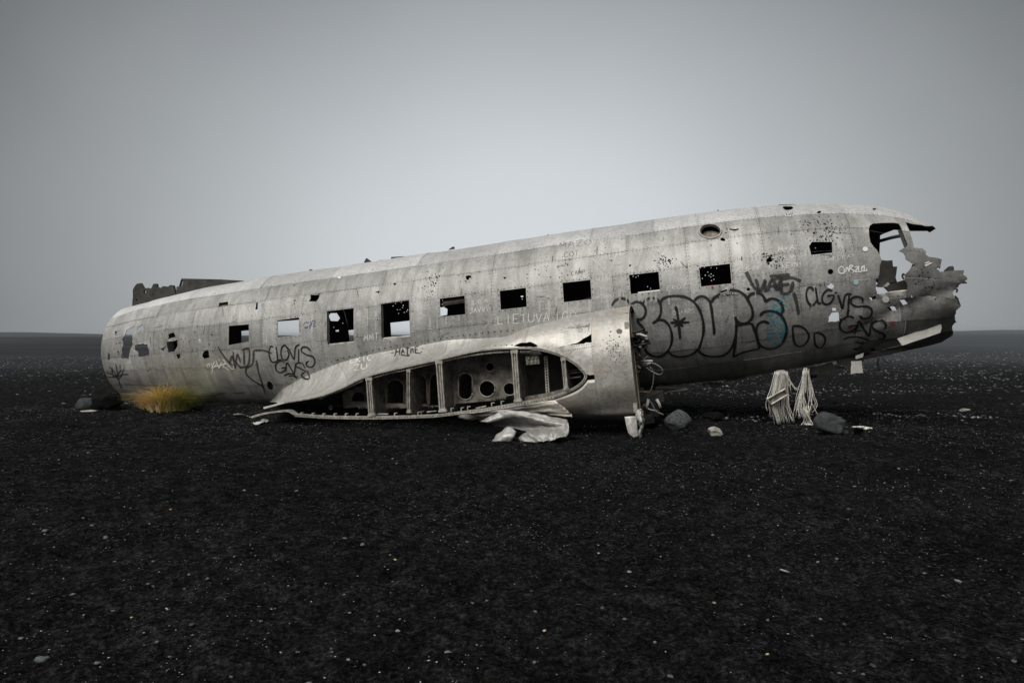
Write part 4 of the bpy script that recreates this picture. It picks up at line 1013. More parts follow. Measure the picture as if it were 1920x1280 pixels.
FONT = {'F': [[(1, 1), (0, 1), (0, 0)], [(0, .5), (.8, .5)]], 'A': [[(0, 0), (.5, 1), (1, 0)], [(.2, .4), (.8, .4)]], 'C': [[(1, .85), (.5, 1), (0, .6), (0, .3), (.5, 0), (1, .15)]], 'D': [[(0, 0), (0, 1), (.7, .85), (1, .5), (.7, .1), (0, 0)]],
        'E': [[(1, 1), (0, 1), (0, 0), (1, 0)], [(0, .5), (.8, .5)]], 'G': [[(1, .85), (.5, 1), (0, .6), (0, .3), (.5, 0), (1, .2), (1, .5), (.6, .5)]], 'I': [[(.5, 0), (.5, 1)]], 'K': [[(0, 0), (0, 1)], [(1, 1), (0, .45), (1, 0)]],
        'L': [[(0, 1), (0, 0), (.9, 0)]], 'M': [[(0, 0), (.1, 1), (.5, .3), (.9, 1), (1, 0)]], 'N': [[(0, 0), (0, 1), (1, 0), (1, 1)]], 'O': [[(.5, 1), (0, .6), (0, .3), (.5, 0), (1, .3), (1, .7), (.5, 1)]], 'P': [[(0, 0), (0, 1), (.8, .95), (.9, .6), (0, .45)]],
        'R': [[(0, 0), (0, 1), (.8, .95), (.9, .62), (0, .5), (1, 0)]], 'S': [[(1, .9), (.4, 1), (0, .75), (1, .3), (.6, 0), (0, .1)]], 'T': [[(0, 1), (1, 1)], [(.5, 1), (.5, 0)]], 'U': [[(0, 1), (0, .2), (.5, 0), (1, .2), (1, 1)]],
        'V': [[(0, 1), (.5, 0), (1, 1)]], 'W': [[(0, 1), (.25, 0), (.5, .7), (.75, 0), (1, 1)]], 'X': [[(0, 0), (1, 1)], [(0, 1), (1, 0)]], 'Y': [[(0, 1), (.5, .5), (1, 1)], [(.5, .5), (.5, 0)]], 'Z': [[(0, 1), (1, 1), (0, 0), (1, 0)]],
        'J': [[(.2, 1), (1, 1), (.8, .1), (.3, 0), (0, .2)]], 'H': [[(0, 0), (0, 1)], [(1, 0), (1, 1)], [(0, .5), (1, .5)]], '0': [[(.5, 1), (0, .6), (0, .3), (.5, 0), (1, .3), (1, .7), (.5, 1)]], '1': [[(.5, 0), (.5, 1)]], '+': [[(.5, .2), (.5, .8)], [(.1, .5), (.9, .5)]], 'B': [[(0, 0), (0, 1), (.8, .85), (.7, .55), (0, .5), (1, .3), (.8, 0), (0, 0)]]}
def text(x, y, w_, h, s_, wpx, slope=-.125):
    n = len(s_); cw = w_ / n; L_ = []; r_ = random.Random(sum(map(ord, s_)))
    for i, ch in enumerate(s_):
        if ch == ' ': continue
        for st in FONT[ch]:
            L_.append(([(x + i * cw + a * cw * .72, y + (i * cw + a * cw * .72) * slope - b * h * r_.uniform(.93, 1.07)) for a, b in st], wpx))
    return L_
for i_, a_ in enumerate([(934, 608, 100, 16, 'LIETUVA', 1.7, -.06), (1040, 601, 44, 15, '100', 1.5, -.1), (1119, 529, 26, 8, 'VIV', 1.5), (1130, 488, 38, 11, 'ALM', 1.5), (833, 530, 14, 8, 'LI', 1.3), (881, 588, 38, 9, 'JAVVY', 1.3), (658, 681, 42, 12, 'ERIC', 2.2), (664, 695, 28, 11, 'ZU', 2.2), (683, 640, 30, 13, 'MMT', 1.8), (373, 644, 6, 10, 'A', 1.6), (1459, 473, 33, 9, 'M+A', 1.6), (1470, 488, 22, 9, 'LV', 1.6), (1467, 504, 38, 9, 'KEINI', 1.5), (1262, 591, 42, 8, 'DG+ARS', 1.2), (1251, 545, 38, 8, 'EROX', 1.2), (1382, 512, 42, 9, 'KUHN', 1.4), (1118, 560, 36, 5, 'WEZHEKZ', .9), (888, 571, 30, 8, 'LEA', 1.1), (1545, 490, 60, 6, 'INELKAY', .9)]):
    on_wing = a_[4] in ('ERIC', 'ZU')
    strokes('chalk_word', text(*a_), P_CHALK, UPS if on_wing else FUS, usign if on_wing else fsign, curve=False, seed=60 + i_, wob=.1, lift=.006 if on_wing else .0075)
strokes('ghost_lettering', text(1146, 508, 36, 30, 'A', 5.0, -.1) + text(1180, 504, 34, 32, 'V', 5.0, -.1) + text(1218, 500, 44, 42, 'Y', 6.0, -.1) + text(1110, 512, 36, 28, 'N', 4.0, -.1), P_GHOST, curve=False, seed=22, label='large faded lettering')
strokes('scratched_writing', text(1050, 466, 62, 10, 'MAZO', .9) + text(1058, 483, 30, 9, 'COT', .9) + text(1071, 517, 28, 8, 'CAMP', 1.1) + text(900, 555, 12, 3, 'MES', .6), P_SCR, curve=True, seed=23)
# random scuffs and scratches over the skin
rr = random.Random(9); sc_ = []; dk = []
for k in range(230):
    x = rr.uniform(240, 1640); t_ = rr.random(); y = (598 - (x - 240) * .155) + t_ * (95 + (x - 240) * .075)
    if rr.random() < .5: q = [(x, y), (x + rr.uniform(-3, 3), y + rr.uniform(5, 18))]
    else: q = [(x, y), (x + rr.uniform(-10, 10), y + rr.uniform(-8, 8)), (x + rr.uniform(-12, 12), y + rr.uniform(-9, 9))]
    (sc_ if rr.random() < .75 else dk).append((q, rr.uniform(.6, 1.5)))
for k in range(70):     # wear that runs down from the window sills and roof seam
    x = rr.uniform(480, 1450); y = 560 - (x - 640) * .12 + rr.uniform(20, 60); sc_.append(([(x, y), (x + rr.uniform(-2, 2), y + rr.uniform(10, 34))], rr.uniform(1.5, 4)))
tag(strokes('scuff_marks', sc_, P_GHOST, seed=24, wob=.3), kind='stuff'); tag(strokes('dark_scratches', dk, P_SCR, seed=25), kind='stuff')
# ------------------------------------------------------------------ stickers
def sticker(px, mat, S=FUS, sgn=fsign, lift=.013, label=None, name='sticker'):
    c0 = np.mean(px, axis=0); pts = [c0] + list(px)
    uv_ = np.array([S.hit(x, y) for x, y in pts]); P_ = S.f(uv_[:, 0], uv_[:, 1]) + S.nrm(uv_[:, 0], uv_[:, 1]) * sgn * lift; n = len(px)
    o = mesh(name, P_, [(0, 1 + i, 1 + (i + 1) % n) for i in range(n)], [mat], True, None, wreck, {'paint': [1.0] * (n + 1)})
    if label: o['label'] = label
    return o
sticker(Z5(ell(665, 357, 19, 16)), P_WHITE); sticker(Z5(ell(805, 698, 25, 22)), P_WHITE, label='round white sticker below the cockpit')
sticker(Z5([(585, 565), (620, 565), (620, 590), (603, 602), (586, 590)]), P_TEAL); sticker(Z5([(595, 760), (648, 752), (645, 805), (596, 805)]), P_GHOST)
sticker(Z4(ell(790, 617, 9, 8, 10)), P_RED); sticker(Z4([(1095, 65), (1120, 65), (1145, 140), (1118, 140)]), P_GHOST)
st = sticker(Z5([(118, 108), (166, 106), (168, 134), (120, 136)]), P_WHITE, label='small black and white lettered sticker on the roof')
strokes('sticker_lettering', text(*Z5([(122, 120)])[0], 13, 3.2, 'UTAH', .9, 0) + text(*Z5([(122, 132)])[0], 13, 3.0, 'SAFE', .9, 0), P_BLACK, curve=False, seed=31, wob=0, lift=.016)
strokes('graffiti', BL(Z5, [[(835, 865), (850, 850), (870, 862)], [(840, 878), (872, 868)], [(545, 880), (560, 895), (575, 878)]], 2.0), P_RED, seed=32)
sticker(Z8([(1060, 780), (1160, 735), (1168, 752), (1075, 800)]), P_WHITE); sticker(Z8([(1065, 745), (1130, 722), (1135, 735), (1070, 762)]), P_WHITE)
sticker(Z7(ell(1560, 280, 26, 20, 14)), paint('brown_patch', (.13, .10, .075), .95), BND, bsign, .010, name='round_patch')
sticker(Z2(ell(712, 347, 13, 9, 12)), P_WHITE)
# ------------------------------------------------------------------ screw holes, bullet dents (too small to pick apart singly)
def dots(name, lst, S=FUS, sgn=fsign, lift=.0085, seed=0, mat=MHOLE):
    rr = random.Random(seed); VV = []; FF = []
    for x, y, r in lst:
        h_ = S.hit(x, y, 0, False)
        if h_ is None or (S is FUS and in_hole(*h_)): continue
        u, v = np.array(h_[0]), np.array(h_[1]); P_ = S.f(u, v); n_ = S.nrm(u, v) * sgn
        a = np.cross(n_, EZ); a /= np.linalg.norm(a); b = np.cross(n_, a); k = len(VV); m = r * 10.2 / F
        e1 = rr.uniform(.75, 1.3); t0 = rr.uniform(0, 6)
        for i in range(7):
            t = t0 + i * 2 * math.pi / 7; q = m * rr.uniform(.75, 1.2); VV.append(P_ + n_ * lift + a * q * e1 * math.cos(t) + b * q / e1 * math.sin(t))
        FF.append(tuple(range(k, k + 7)))
    return tag(mesh(name, VV, FF, [mat], False, None, wreck), kind='stuff')
sl = []
for q in WIN[1:2] + WIN[4:9]:
    q_ = np.array(q); c = q_.mean(0)
    for i in range(4):
        a, b = q_[i], q_[(i + 1) % 4]; n = 5 if i % 2 == 0 else 4
        for k in range(n):
            p_ = a + (b - a) * (k + .0) / n; p_ = c + (p_ - c) * np.array([1.10, 1.15]); sl.append((p_[0], p_[1], 1.05))
for q in WIN[2:4]:
    for k in range(15): sl.append((q[0][0] + (q[1][0] - q[0][0]) * k / 14, q[0][1] + (q[1][1] - q[0][1]) * k / 14 - 1.2, .8))
for x, y in WIN[9]: pass
for k in range(8): sl += [(1519 + 6 * k, 451.2, .9), (1522 + 5.6 * k, 481 - .6 * k, .9)]
fp = spline(np.array(fil_px), 44)
sl += [(x + .5, y - 1.0, 1.5) for x, y in fp]
for x0, y0, x1, y1, n in ((1375, 540, 1383, 695, 26), (1437, 560, 1441, 690, 22), (1495, 545, 1499, 670, 20), (1385, 684, 1500, 660, 22), (1376, 520, 1480, 508, 14)):
    sl += [(x0 + (x1 - x0) * k / n, y0 + (y1 - y0) * k / n, .75) for k in range(n)]
dots('screw_holes', sl, seed=1)
dots('screw_holes', [(x, y + 2.5, 1.2) for x, y in spline(np.array([(845, 656), (880, 650), (925, 646), (960, 644)]), 12)], UPS, usign, .004, 2)
dots('screw_holes', [(x, y, .75) for x, y in spline(np.array([(1062, 657), (1090, 653), (1113, 649)]), 16)] + [(x, y, .75) for x, y in spline(np.array([(1045, 652), (1080, 648), (1113, 644)]), 16)], UPS, usign, .004, 2)
rr = random.Random(17); bd = []
def cluster(cx, cy, sx, sy, n, r0=.6, r1=1.6):
    for _ in range(int(n * .6) + 1):
        r = .85 * rr.uniform(r0, r1) * (1 if rr.random() < .85 else 1.5); bd.append((rr.gauss(cx, sx), rr.gauss(cy, sy), r))
for a in ((1532, 420, 16, 7, 70), (1545, 436, 18, 9, 70), (1560, 440, 12, 10, 30), (1447, 485, 11, 8, 60), (1462, 490, 6, 8, 20), (1248, 490, 9, 6, 60), (1238, 484, 6, 6, 15), (812, 523, 9, 10, 60), (805, 535, 5, 9, 25), (1360, 552, 7, 5, 22), (1024, 500, 22, 10, 26), (1060, 500, 14, 12, 18),
          (1040, 520, 30, 5, 12), (553, 568, 4, 5, 9), (876, 522, 6, 6, 10), (340, 640, 30, 12, 22), (240, 640, 20, 8, 26), (215, 660, 10, 6, 16), (320, 650, 20, 12, 24), (290, 690, 18, 5, 22), (385, 650, 18, 12, 14), (398, 655, 6, 8, 14), (1290, 695, 1, 1, 1), (1650, 470, 20, 10, 8), (1735, 520, 16, 12, 45), (1745, 545, 14, 10, 20), (1690, 575, 20, 12, 14),
          (1670, 540, 14, 18, 10), (1575, 580, 14, 12, 22), (1450, 520, 18, 5, 12), (1355, 450, 16, 8, 8), (900, 490, 90, 20, 22), (1150, 470, 60, 14, 14), (650, 560, 120, 30, 26), (500, 570, 90, 25, 20), (700, 645, 60, 8, 12), (1500, 430, 60, 20, 14), (940, 530, 60, 14, 12)):
    cluster(*a)
dots('bullet_dents', bd, seed=4)
bd = []; cluster(1150, 655, 13, 14, 110, .5, 1.15); cluster(1135, 690, 10, 8, 10, .5, 1.0); dots('bullet_dents', bd, BND, bsign, .0075, 5)
def rivets(name, uvs, r, mat, seed=0):
    a_ = np.array([q for q in uvs if not in_hole(*q)]); P_ = FUS.f(a_[:, 0], a_[:, 1]); n_ = FUS.nrm(a_[:, 0], a_[:, 1]) * fsign
    t1 = np.cross(n_, EZ); t1 /= np.linalg.norm(t1, axis=1, keepdims=True); t2 = np.cross(n_, t1); V_ = []
    for i in range(5): V_.append(P_ + n_ * .0078 + r * (t1 * math.cos(i * 1.2566) + t2 * math.sin(i * 1.2566)))
    V_ = np.stack(V_, 1).reshape(-1, 3); k = np.arange(len(P_)) * 5
    T_ = np.concatenate([np.stack([k, k + i, k + i + 1], 1) for i in (1, 2, 3)])
    return tag(fastmesh(name, V_, T_, [mat], False, {'paint': np.ones(len(V_))}, wreck), kind='stuff')
rv_ = []
for r in range(8):
    for o_ in (.018, -.018):
        if r: rv_ += [(u, ths[r] + o_) for u in np.arange(-11.0, 3.2, .055)]
    for x in JOINTS[r]:
        u = ucol(x)
        for o_ in (.022, -.022): rv_ += [(u + o_, q) for q in np.arange(ths[r + 1] + .03, min(ths[r], R(88)), .042)]
rivets('rivet_heads', rv_, .0075, P_SCR)
# ------------------------------------------------------------------ window details
def ringtube(px, r, mat, name, S=FUS, sgn=fsign, lift=.01):
    uv_ = px_poly(S, px); P_ = S.f(uv_[:, 0], uv_[:, 1]) + S.nrm(uv_[:, 0], uv_[:, 1]) * sgn * lift
    VV, FF = tube(np.vstack([P_, P_[:1]]), r, 6); return mesh(name, VV, FF, [mat], True, None, wreck)
ringtube(Z4(ell(775, 235, 76, 48, 32)), .016, MFRAME, 'porthole_ring')
ringtube(Z4(ell(775, 235, 66, 41, 32)), .010, MDARKP, 'porthole_ring', lift=-.01)
uvp = px_poly(FUS, Z4(ell(775, 235, 70, 44, 20))); Pp = FUS.f(uvp[:, 0], uvp[:, 1]) - FUS.nrm(uvp[:, 0], uvp[:, 1]) * fsign * .10
mesh('porthole_cover', [Pp.mean(0)] + list(Pp), [(0, 1 + i, 1 + (i + 1) % 20) for i in range(20)], [MRIBW], True, None, wreck)
for q in (WIN[2], WIN[3]):      # sills and jambs of the two tall openings
    for a, b, m_ in ((q[3], q[2], MFRAME), (q[0], q[3], MDARKP)):
        uv_ = px_poly(FUS, [a, ((a[0] + b[0]) / 2, (a[1] + b[1]) / 2), b]); P_ = FUS.f(uv_[:, 0], uv_[:, 1]) - FUS.nrm(uv_[:, 0], uv_[:, 1]) * fsign * .03
        VV, FF = tube(P_, .022, 4); mesh('window_sill' if m_ is MFRAME else 'window_jamb', VV, FF, [m_], False, None, wreck)
def inner_strip(a, b, r, mat, name, dep):
    uv_ = px_poly(FUS, [a, b]); P_ = FUS.f(uv_[:, 0], uv_[:, 1]) - FUS.nrm(uv_[:, 0], uv_[:, 1]) * fsign * dep
    VV, FF = tube(P_, r, 4); return mesh(name, VV, FF, [mat], False, None, wreck)
inner_strip((1196, 549.2), (1237, 544.5), .018, MWHITE, 'window_sill', .03); inner_strip((826, 566), (871, 559.5), .04, MRIBW, 'window_blind', .10)
# ------------------------------------------------------------------ sheet pieces cut from an outline, with thickness
def plate(name, px, lat, thick, mat, holes=(), step=.05, wobble=.015, seed=0, depth=None):
    """flat-ish torn plate standing in an upright plane of the wreck; px outline gives its shape"""
    P2 = pl_poly(px, lat); H_ = []
    for h in holes: q = pl_poly(h, lat); H_.append((q, False, q.min(0), q.max(0)))
    class S_:
        def f(s, u, v):
            u = np.asarray(u, float); v = np.asarray(v, float)
            return np.stack([u, lat + wobble * 2 * vnoise(u * 4 + seed, v * 4, 14), v], -1)
        def nrm(s, u, v): return np.broadcast_to(np.array([0, -1.0, 0]), np.shape(u) + (3,))
    lo, hi = P2.min(0), P2.max(0)
    big = np.array([[lo[0] - 1, lo[1] - 1]])
    pts = [Vector(p_) for p_ in P2]; n = len(pts); ed = [(i, (i + 1) % n) for i in range(n)]
    for q, *_ in H_:
        k = len(pts); pts += [Vector(p_) for p_ in q]; ed += [(k + i, k + (i + 1) % len(q)) for i in range(len(q))]
    for uu in np.arange(lo[0], hi[0], step):
        for vv in np.arange(lo[1], hi[1], step): pts.append(Vector((uu, vv)))
    r = delaunay_2d_cdt(pts, ed, [], 0, 1e-5); V2 = np.array([tuple(v) for v in r[0]]); T2 = np.array([f for f in r[2] if len(f) == 3])
    cen = V2[T2].mean(1); keep = inpoly(cen, P2)
    for q, *_ in H_: keep &= ~inpoly(cen, q)
    T2 = T2[keep]; uq = np.unique(T2); rm = -np.ones(len(V2), int); rm[uq] = np.arange(len(uq)); V2 = V2[uq]; T2 = rm[T2]
    s_ = S_(); A = s_.f(V2[:, 0], V2[:, 1]); B = A + np.array([0, thick, 0]); k = len(A)
    nn = np.cross(A[T2[:, 1]] - A[T2[:, 0]], A[T2[:, 2]] - A[T2[:, 0]]); fl = nn[:, 1] > 0; T2[fl] = T2[fl][:, ::-1]
    ed = {(t[i], t[(i + 1) % 3]) for t in T2.tolist() for i in range(3)}
    FF = [tuple(t) for t in T2.tolist()] + [tuple(i + k for i in t[::-1]) for t in T2.tolist()]; rv = []
    for a, b in ed:
        if (b, a) not in ed:
            q = 2 * k + len(rv); rv += [A[b], A[a], B[a], B[b]]; FF.append((q, q + 1, q + 2, q + 3))
    return mesh(name, np.vstack([A, B, np.array(rv)]), FF, [mat], True, None, wreck)
plate('fin_remnant', rough(Z1([(345, 340), (345, 310), (347, 190), (360, 165), (380, 140), (410, 135), (425, 160), (440, 180), (475, 175), (500, 185), (520, 142), (545, 140), (550, 165), (575, 180), (600, 160), (640, 165), (660, 150), (685, 155), (700, 215), (702, 260), (550, 300)]), .5, 6, 1), .12, .05, MDARKP, [Z1(ell(450, 207, 12, 14, 8)), Z1(ell(380, 275, 8, 10, 7)), Z1(ell(520, 225, 5, 5, 6))], .08)
plate('fin_remnant', rough(Z1([(705, 255), (706, 220), (712, 165), (755, 160), (765, 125), (750, 97)]), .5, 5, 2)[:-2] + Z1([(750, 97), (1080, 105), (1250, 115), (1252, 150), (1000, 200)]), .10, .06, MDARKP, (), .09)
for px, lat in ((Z2([(905, 240), (908, 215), (925, 187), (960, 212), (965, 235)]), .1), (Z2([(1120, 200), (1125, 178), (1185, 175), (1225, 172), (1228, 180), (1190, 200)]), .15), (Z2([(985, 220), (1000, 212), (1050, 202), (1054, 212)]), .1), (Z2([(465, 292), (470, 278), (488, 278), (488, 290)]), .05),
                (Z3([(205, 345), (245, 315), (258, 316), (262, 335)]), .1), (Z3([(1140, 215), (1142, 199), (1152, 200), (1154, 214)]), .1), (Z4([(820, 100), (822, 86), (832, 86), (834, 98)]), .1), (Z4([(1235, 58), (1245, 50), (1360, 47), (1372, 56)]), .1)):
    plate('roof_fitting', px, lat, .03, MDARKP, (), .2, 0)
# torn nose: inner panels, white strip, belly lip and hanging scraps
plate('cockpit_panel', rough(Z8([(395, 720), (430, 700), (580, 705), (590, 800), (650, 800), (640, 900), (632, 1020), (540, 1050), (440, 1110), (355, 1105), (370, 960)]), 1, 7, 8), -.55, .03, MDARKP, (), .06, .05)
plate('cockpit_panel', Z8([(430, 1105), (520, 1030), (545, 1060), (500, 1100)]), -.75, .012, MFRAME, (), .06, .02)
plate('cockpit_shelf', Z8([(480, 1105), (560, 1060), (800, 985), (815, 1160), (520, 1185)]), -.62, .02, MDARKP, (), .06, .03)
plate('nose_scrap', rough(Z8([(1370, 870), (1390, 840), (1440, 795), (1500, 785), (1520, 820), (1515, 865), (1440, 880)]), .6, 5, 4), -.55, .03, MDARKP, (), .06, .05)
plate('nose_scrap', rough(Z5([(1285, 672), (1305, 690), (1325, 745), (1300, 770), (1282, 740)]), .6, 5, 4), -.55, .03, MDARKP, (), .06, .05)
plate('pale_strip', rough(Z5([(885, 968), (960, 942), (1060, 905), (1130, 882), (1185, 868), (1190, 895), (1180, 928), (1100, 955), (1010, 985), (920, 1015)]), .3, 8, 3), -.74, .012, MWHITE, (), .07, .02)
plate('belly_lip', rough(Z5([(600, 1112), (700, 1075), (850, 1040), (1000, 1000), (1150, 960), (1262, 925), (1270, 945), (1245, 962), (1100, 1005), (960, 1048), (800, 1085), (640, 1118)]), .5, 6, 6), -.42, .30, MDARKP, (), .08, .02)
plate('belly_scrap', rough(Z5([(470, 1110), (560, 1100), (655, 1085), (700, 1075), (640, 1135), (620, 1130), (560, 1165), (500, 1150), (478, 1165)]), .7, 5, 7), -.40, .02, MDARKP, (), .06, .04)
plate('white_flap', rough(Z5([(568, 1122), (600, 1122), (640, 1118), (645, 1160), (652, 1202), (600, 1203), (567, 1212)]), .5, 6, 8), -.52, .01, MWHITE, (), .05, .03)
plate('white_flap', Z5([(600, 1085), (655, 1065), (650, 1095), (600, 1108)]), -.55, .01, MWHITE, (), .05, .03)
plate('belly_scrap', rough(Z5([(228, 1170), (340, 1160), (440, 1130), (480, 1155), (520, 1160), (540, 1180), (440, 1190), (360, 1215), (250, 1215)]), .8, 5, 9), -.35, .02, MDARKP, (Z5(ell(455, 1140, 12, 14, 8)), Z5(ell(395, 1158, 10, 5, 7))), .06, .05)
plate('belly_scrap', rough(Z5([(250, 1190), (340, 1180), (335, 1235), (290, 1250), (255, 1230)]), .6, 5, 9), -.15, .02, MDARKP, (), .06, .05)
for pts in ([(1326, 716), (1358, 718), (1350, 724), (1341, 730), (1332, 726)], [(1315, 718), (1326, 718), (1322, 728)], [(1360, 709), (1400, 703), (1398, 708), (1362, 715)], [(1205, 721), (1250, 720), (1250, 731), (1208, 733)]):
    plate('belly_scrap', rough(pts, .4, 5, 9), -.30, .02, MDARKP, (), .06, .04)
def hang(pts, r, Z, mat, name):
    VV, FF = tube(spline([loc(at(x, y, Z)) for x, y in pts], 14), r, 5); mesh(name, VV, FF, [mat], True, None, wreck)
hang(Z5([(757, 1100), (752, 1140), (762, 1185)]), .016, 9.9, MCABLE, 'hanging_cable'); hang(Z5([(780, 1095), (800, 1120), (830, 1135), (848, 1118)]), .007, 9.9, MCABLE, 'hanging_cable')
hang([(1438, 700), (1436, 714), (1435, 729)], .008, 10.2, MCABLE, 'hanging_cable'); hang([(1535, 688), (1541, 705), (1546, 722), (1541, 730)], .008, 10.1, MCABLE, 'hanging_cable')

# broken cockpit framing: window post liner, sill beam, far roof beam, bent stringers
def beam(name, px, lat, r, mat, n=12):
    VV, FF = tube(spline([planept(x, y, lat) for x, y in px], n), r, 6); mesh(name, VV, FF, [mat], False, None, wreck)
beam('cockpit_beam', Z8([(345, 428), (450, 400), (560, 368), (650, 348), (745, 332)]), .70, .030, MIN)
beam('cockpit_sill', Z8([(385, 1222), (520, 1192), (680, 1172), (815, 1158)]), -.98, .016, MFRAME)
inner_strip(Z8([(722, 215)])[0], Z8([(818, 478)])[0], .028, MDARKP, 'window_post_liner', .05)
for i, q in enumerate(([(880, 800), (905, 770), (930, 790)], [(770, 930), (745, 905), (735, 945), (760, 990)], [(1640, 1050), (1668, 1035), (1700, 1045)], [(1530, 1130), (1560, 1150), (1545, 1185)], [(1240, 815), (1275, 800), (1300, 820)])):
    beam('bent_stringer', Z8(q), -.9 + .02 * i, .012, MDARKP, 10)
# ------------------------------------------------------------------ loose things round the wreck
def gpt(x, y, dz=0.0):
    """where a pixel's ray meets the sand"""
    d = ray(x, y); k = CAM[2] / max(-d[2], 1e-4)
    for _ in range(6):
        p_ = CAM + d * k; k += (p_[2] - (float(ground_z(p_[0], p_[1])) + dz)) / max(-d[2], 1e-4)
    return CAM + d * k
MROCKD = plain('dark_basalt', (.008, .008, .008), .95, 0, .55, 14, .9, .03, .12)
MROCKG = plain('grey_basalt', (.050, .053, .057), .9, 0, .5, 12, .8, .02, .25)
MROCKP = plain('pale_stone', (.34, .33, .30), .85, 0, .35, 12, .6, .02)
MROCKV = plain('pitted_basalt', (.15, .165, .17), .85, 0, .4, 10, .4, .01)
s = NT('pitted'); s.m.name = 'vesicular_basalt'; co = s.coord(); vo = s.n('ShaderNodeTexVoronoi'); vo.inputs['Scale'].default_value = 44; s.l(co, vo.inputs['Vector'])
pit = s.ramp(vo.outputs['Distance'], [(.18, g3(0)), (.42, g3(1))]); s.l(s.mix(pit, (.025, .026, .027), (.085, .092, .096)), s.p.inputs['Base Color']); s.p.inputs['Roughness'].default_value = .85
s.l(s.bump(pit, .9, .02), s.p.inputs['Normal']); MROCKV = s.m
def rock(name, x, y, wpx, hpx, dpx, mat, label, cat='rock', seed=0, flat=.6, ang=.35, rotz=0, sub=4, sink=.18, group=None):
    c = gpt(x, y); Zd = (c - CAM) @ fw; k = Zd / F
    bm = bmesh.new(); bmesh.ops.create_icosphere(bm, subdivisions=sub, radius=1.0)
    so = Vector((seed * 3.1, seed * 1.7, seed * .9))
    cuts = [Vector((random.Random(seed * 31 + i).gauss(0, 1), random.Random(seed * 37 + i).gauss(0, 1), random.Random(seed * 41 + i).gauss(0, 1))).normalized() for i in range(9)]
    for v in bm.verts:
        n_ = v.co.normalized(); r_ = 1.0
        for cdir in cuts: 
            dt = n_.dot(cdir)
            if dt > flat: r_ = min(r_, flat / dt * 1.12)
        r_ += ang * (noise.noise(n_ * 1.2 + so) * .35 + noise.noise(n_ * 3.0 + so) * .16 + noise.noise(n_ * 8.0 + so) * .05)
        v.co = n_ * r_
    sx, sz, sy = wpx * k / 2, hpx * k / 2 / (1 - sink / 2), dpx * k / 2
    for v in bm.verts: v.co = Vector((v.co.x * sx, v.co.y * sy, v.co.z * sz + sz * (1 - sink)))
    me = bpy.data.meshes.new(name); bm.to_mesh(me); bm.free(); me.materials.append(mat)
    me.polygons.foreach_set('use_smooth', [True] * len(me.polygons))
    o = bpy.data.objects.new(name, me); COL.objects.link(o); o.location = c + np.array([0, sy * .5, 0]); o.rotation_euler.z = rotz
    return tag(o, label, cat, group)
rock('boulder', 196, 769, 52, 42, 42, MROCKD, 'rough black boulder beside the tail end and yellow grass', seed=3, flat=.75, ang=.6)
rock('rock', 156, 771, 42, 25, 34, MROCKG, 'smooth grey rock left of the black boulder', seed=5, flat=.7, ang=.15)
rock('rock', 163, 776, 40, 8, 20, MROCKP, 'flat pale stone slab in front of the smooth grey rock', seed=6, flat=.7, ang=.2)
rock('rock', 1273, 806, 49, 36, 44, MROCKV, 'rounded pitted grey rock right of the nacelle', seed=8, flat=.74, ang=.3)
rock('rock', 1338, 788, 38, 16, 30, MROCKD, 'dark flat rock half sunk behind the pale stone', seed=9, flat=.7, ang=.5)
rock('rock', 1342.5, 820, 32, 21, 24, MROCKP, 'pale whitish stone on open sand before the pitted rock', seed=12, flat=.62, ang=.45)
rock('boulder', 1570, 814, 76, 44, 50, MROCKG, 'angular dark grey boulder below the torn nose', seed=15, flat=.46, ang=.45)
rock('rock', 1585, 814, 14, 10, 10, MROCKG, 'small grey stone tucked under the angular boulder', seed=16)
rock('rock', 218, 768, 16, 12, 14, MROCKD, 'small black stone between boulder and yellow grass', seed=17)
rock('rock', 1812, 772, 24, 6, 14, MROCKP, 'pale flat stone on the gravel far right', seed=19)
rock('rock', 1567, 757, 10, 6, 8, MROCKD, 'small dark stone behind the hanging rope', seed=20)
# scraps of metal on the sand
o_ = sheet('metal_scrap', [[gpt(474, 793, .02), gpt(490, 787, .04), gpt(503, 786, .05)], [gpt(478, 796, .0), gpt(492, 793, .03), gpt(501, 791, .02)]], 8, 16, MWHITE, None, .03, freq=3, seed=3); tag(o_, 'bright torn metal scrap on sand below the wing trailing edge', 'scrap metal')
VV, FF = tube(spline([gpt(438, 777, .03), gpt(452, 776, .05), gpt(462, 779, .02), gpt(470, 782, .03)], 10), .008, 5); tag(mesh('metal_strip', VV, FF, [MFRAME], True), 'thin bent metal strip lying left of the wing trailing edge', 'scrap metal')
VV, FF = tube(spline([gpt(1463, 1067, .01), gpt(1470, 1069, .015), gpt(1480, 1073, .008)], 6), .006, 5); tag(mesh('twig', VV, FF, [MROCKP], True), 'thin pale twig lying alone on the foreground sand', 'twig')
# ------------------------------------------------------------------ hanging rope
def ropes(name, fib, label, seed, cat='rope'):
    rr = random.Random(seed); L_ = []
    for (pts, sp0, sp1, n, Z) in fib:
        P_ = spline(np.array(pts, float), 9)
        for k in range(n):
            ox = rr.gauss(0, 1); oz = rr.gauss(0, .5); wx = 0.0; q = []; ln_ = 9 if rr.random() < .6 else rr.randint(5, 8)
            drift = rr.gauss(0, 1.1)
            for i in range(ln_):
                f = i / 8; sp = sp0 + (sp1 - sp0) * f; wx += rr.gauss(0, 1.5) + drift * .35
                q.append(at(P_[i][0] + ox * sp + wx * f * 1.3, P_[i][1] + rr.uniform(-1, 1), Z + oz * sp * .014 + rr.uniform(-.015, .015)))
            L_.append(tube(spline(q, 14), rr.choice((.002, .0025, .003, .004, .005)), 4))
    VV, FF = join(L_); return tag(mesh(name, VV, FF, [MROPE], True), label, cat)
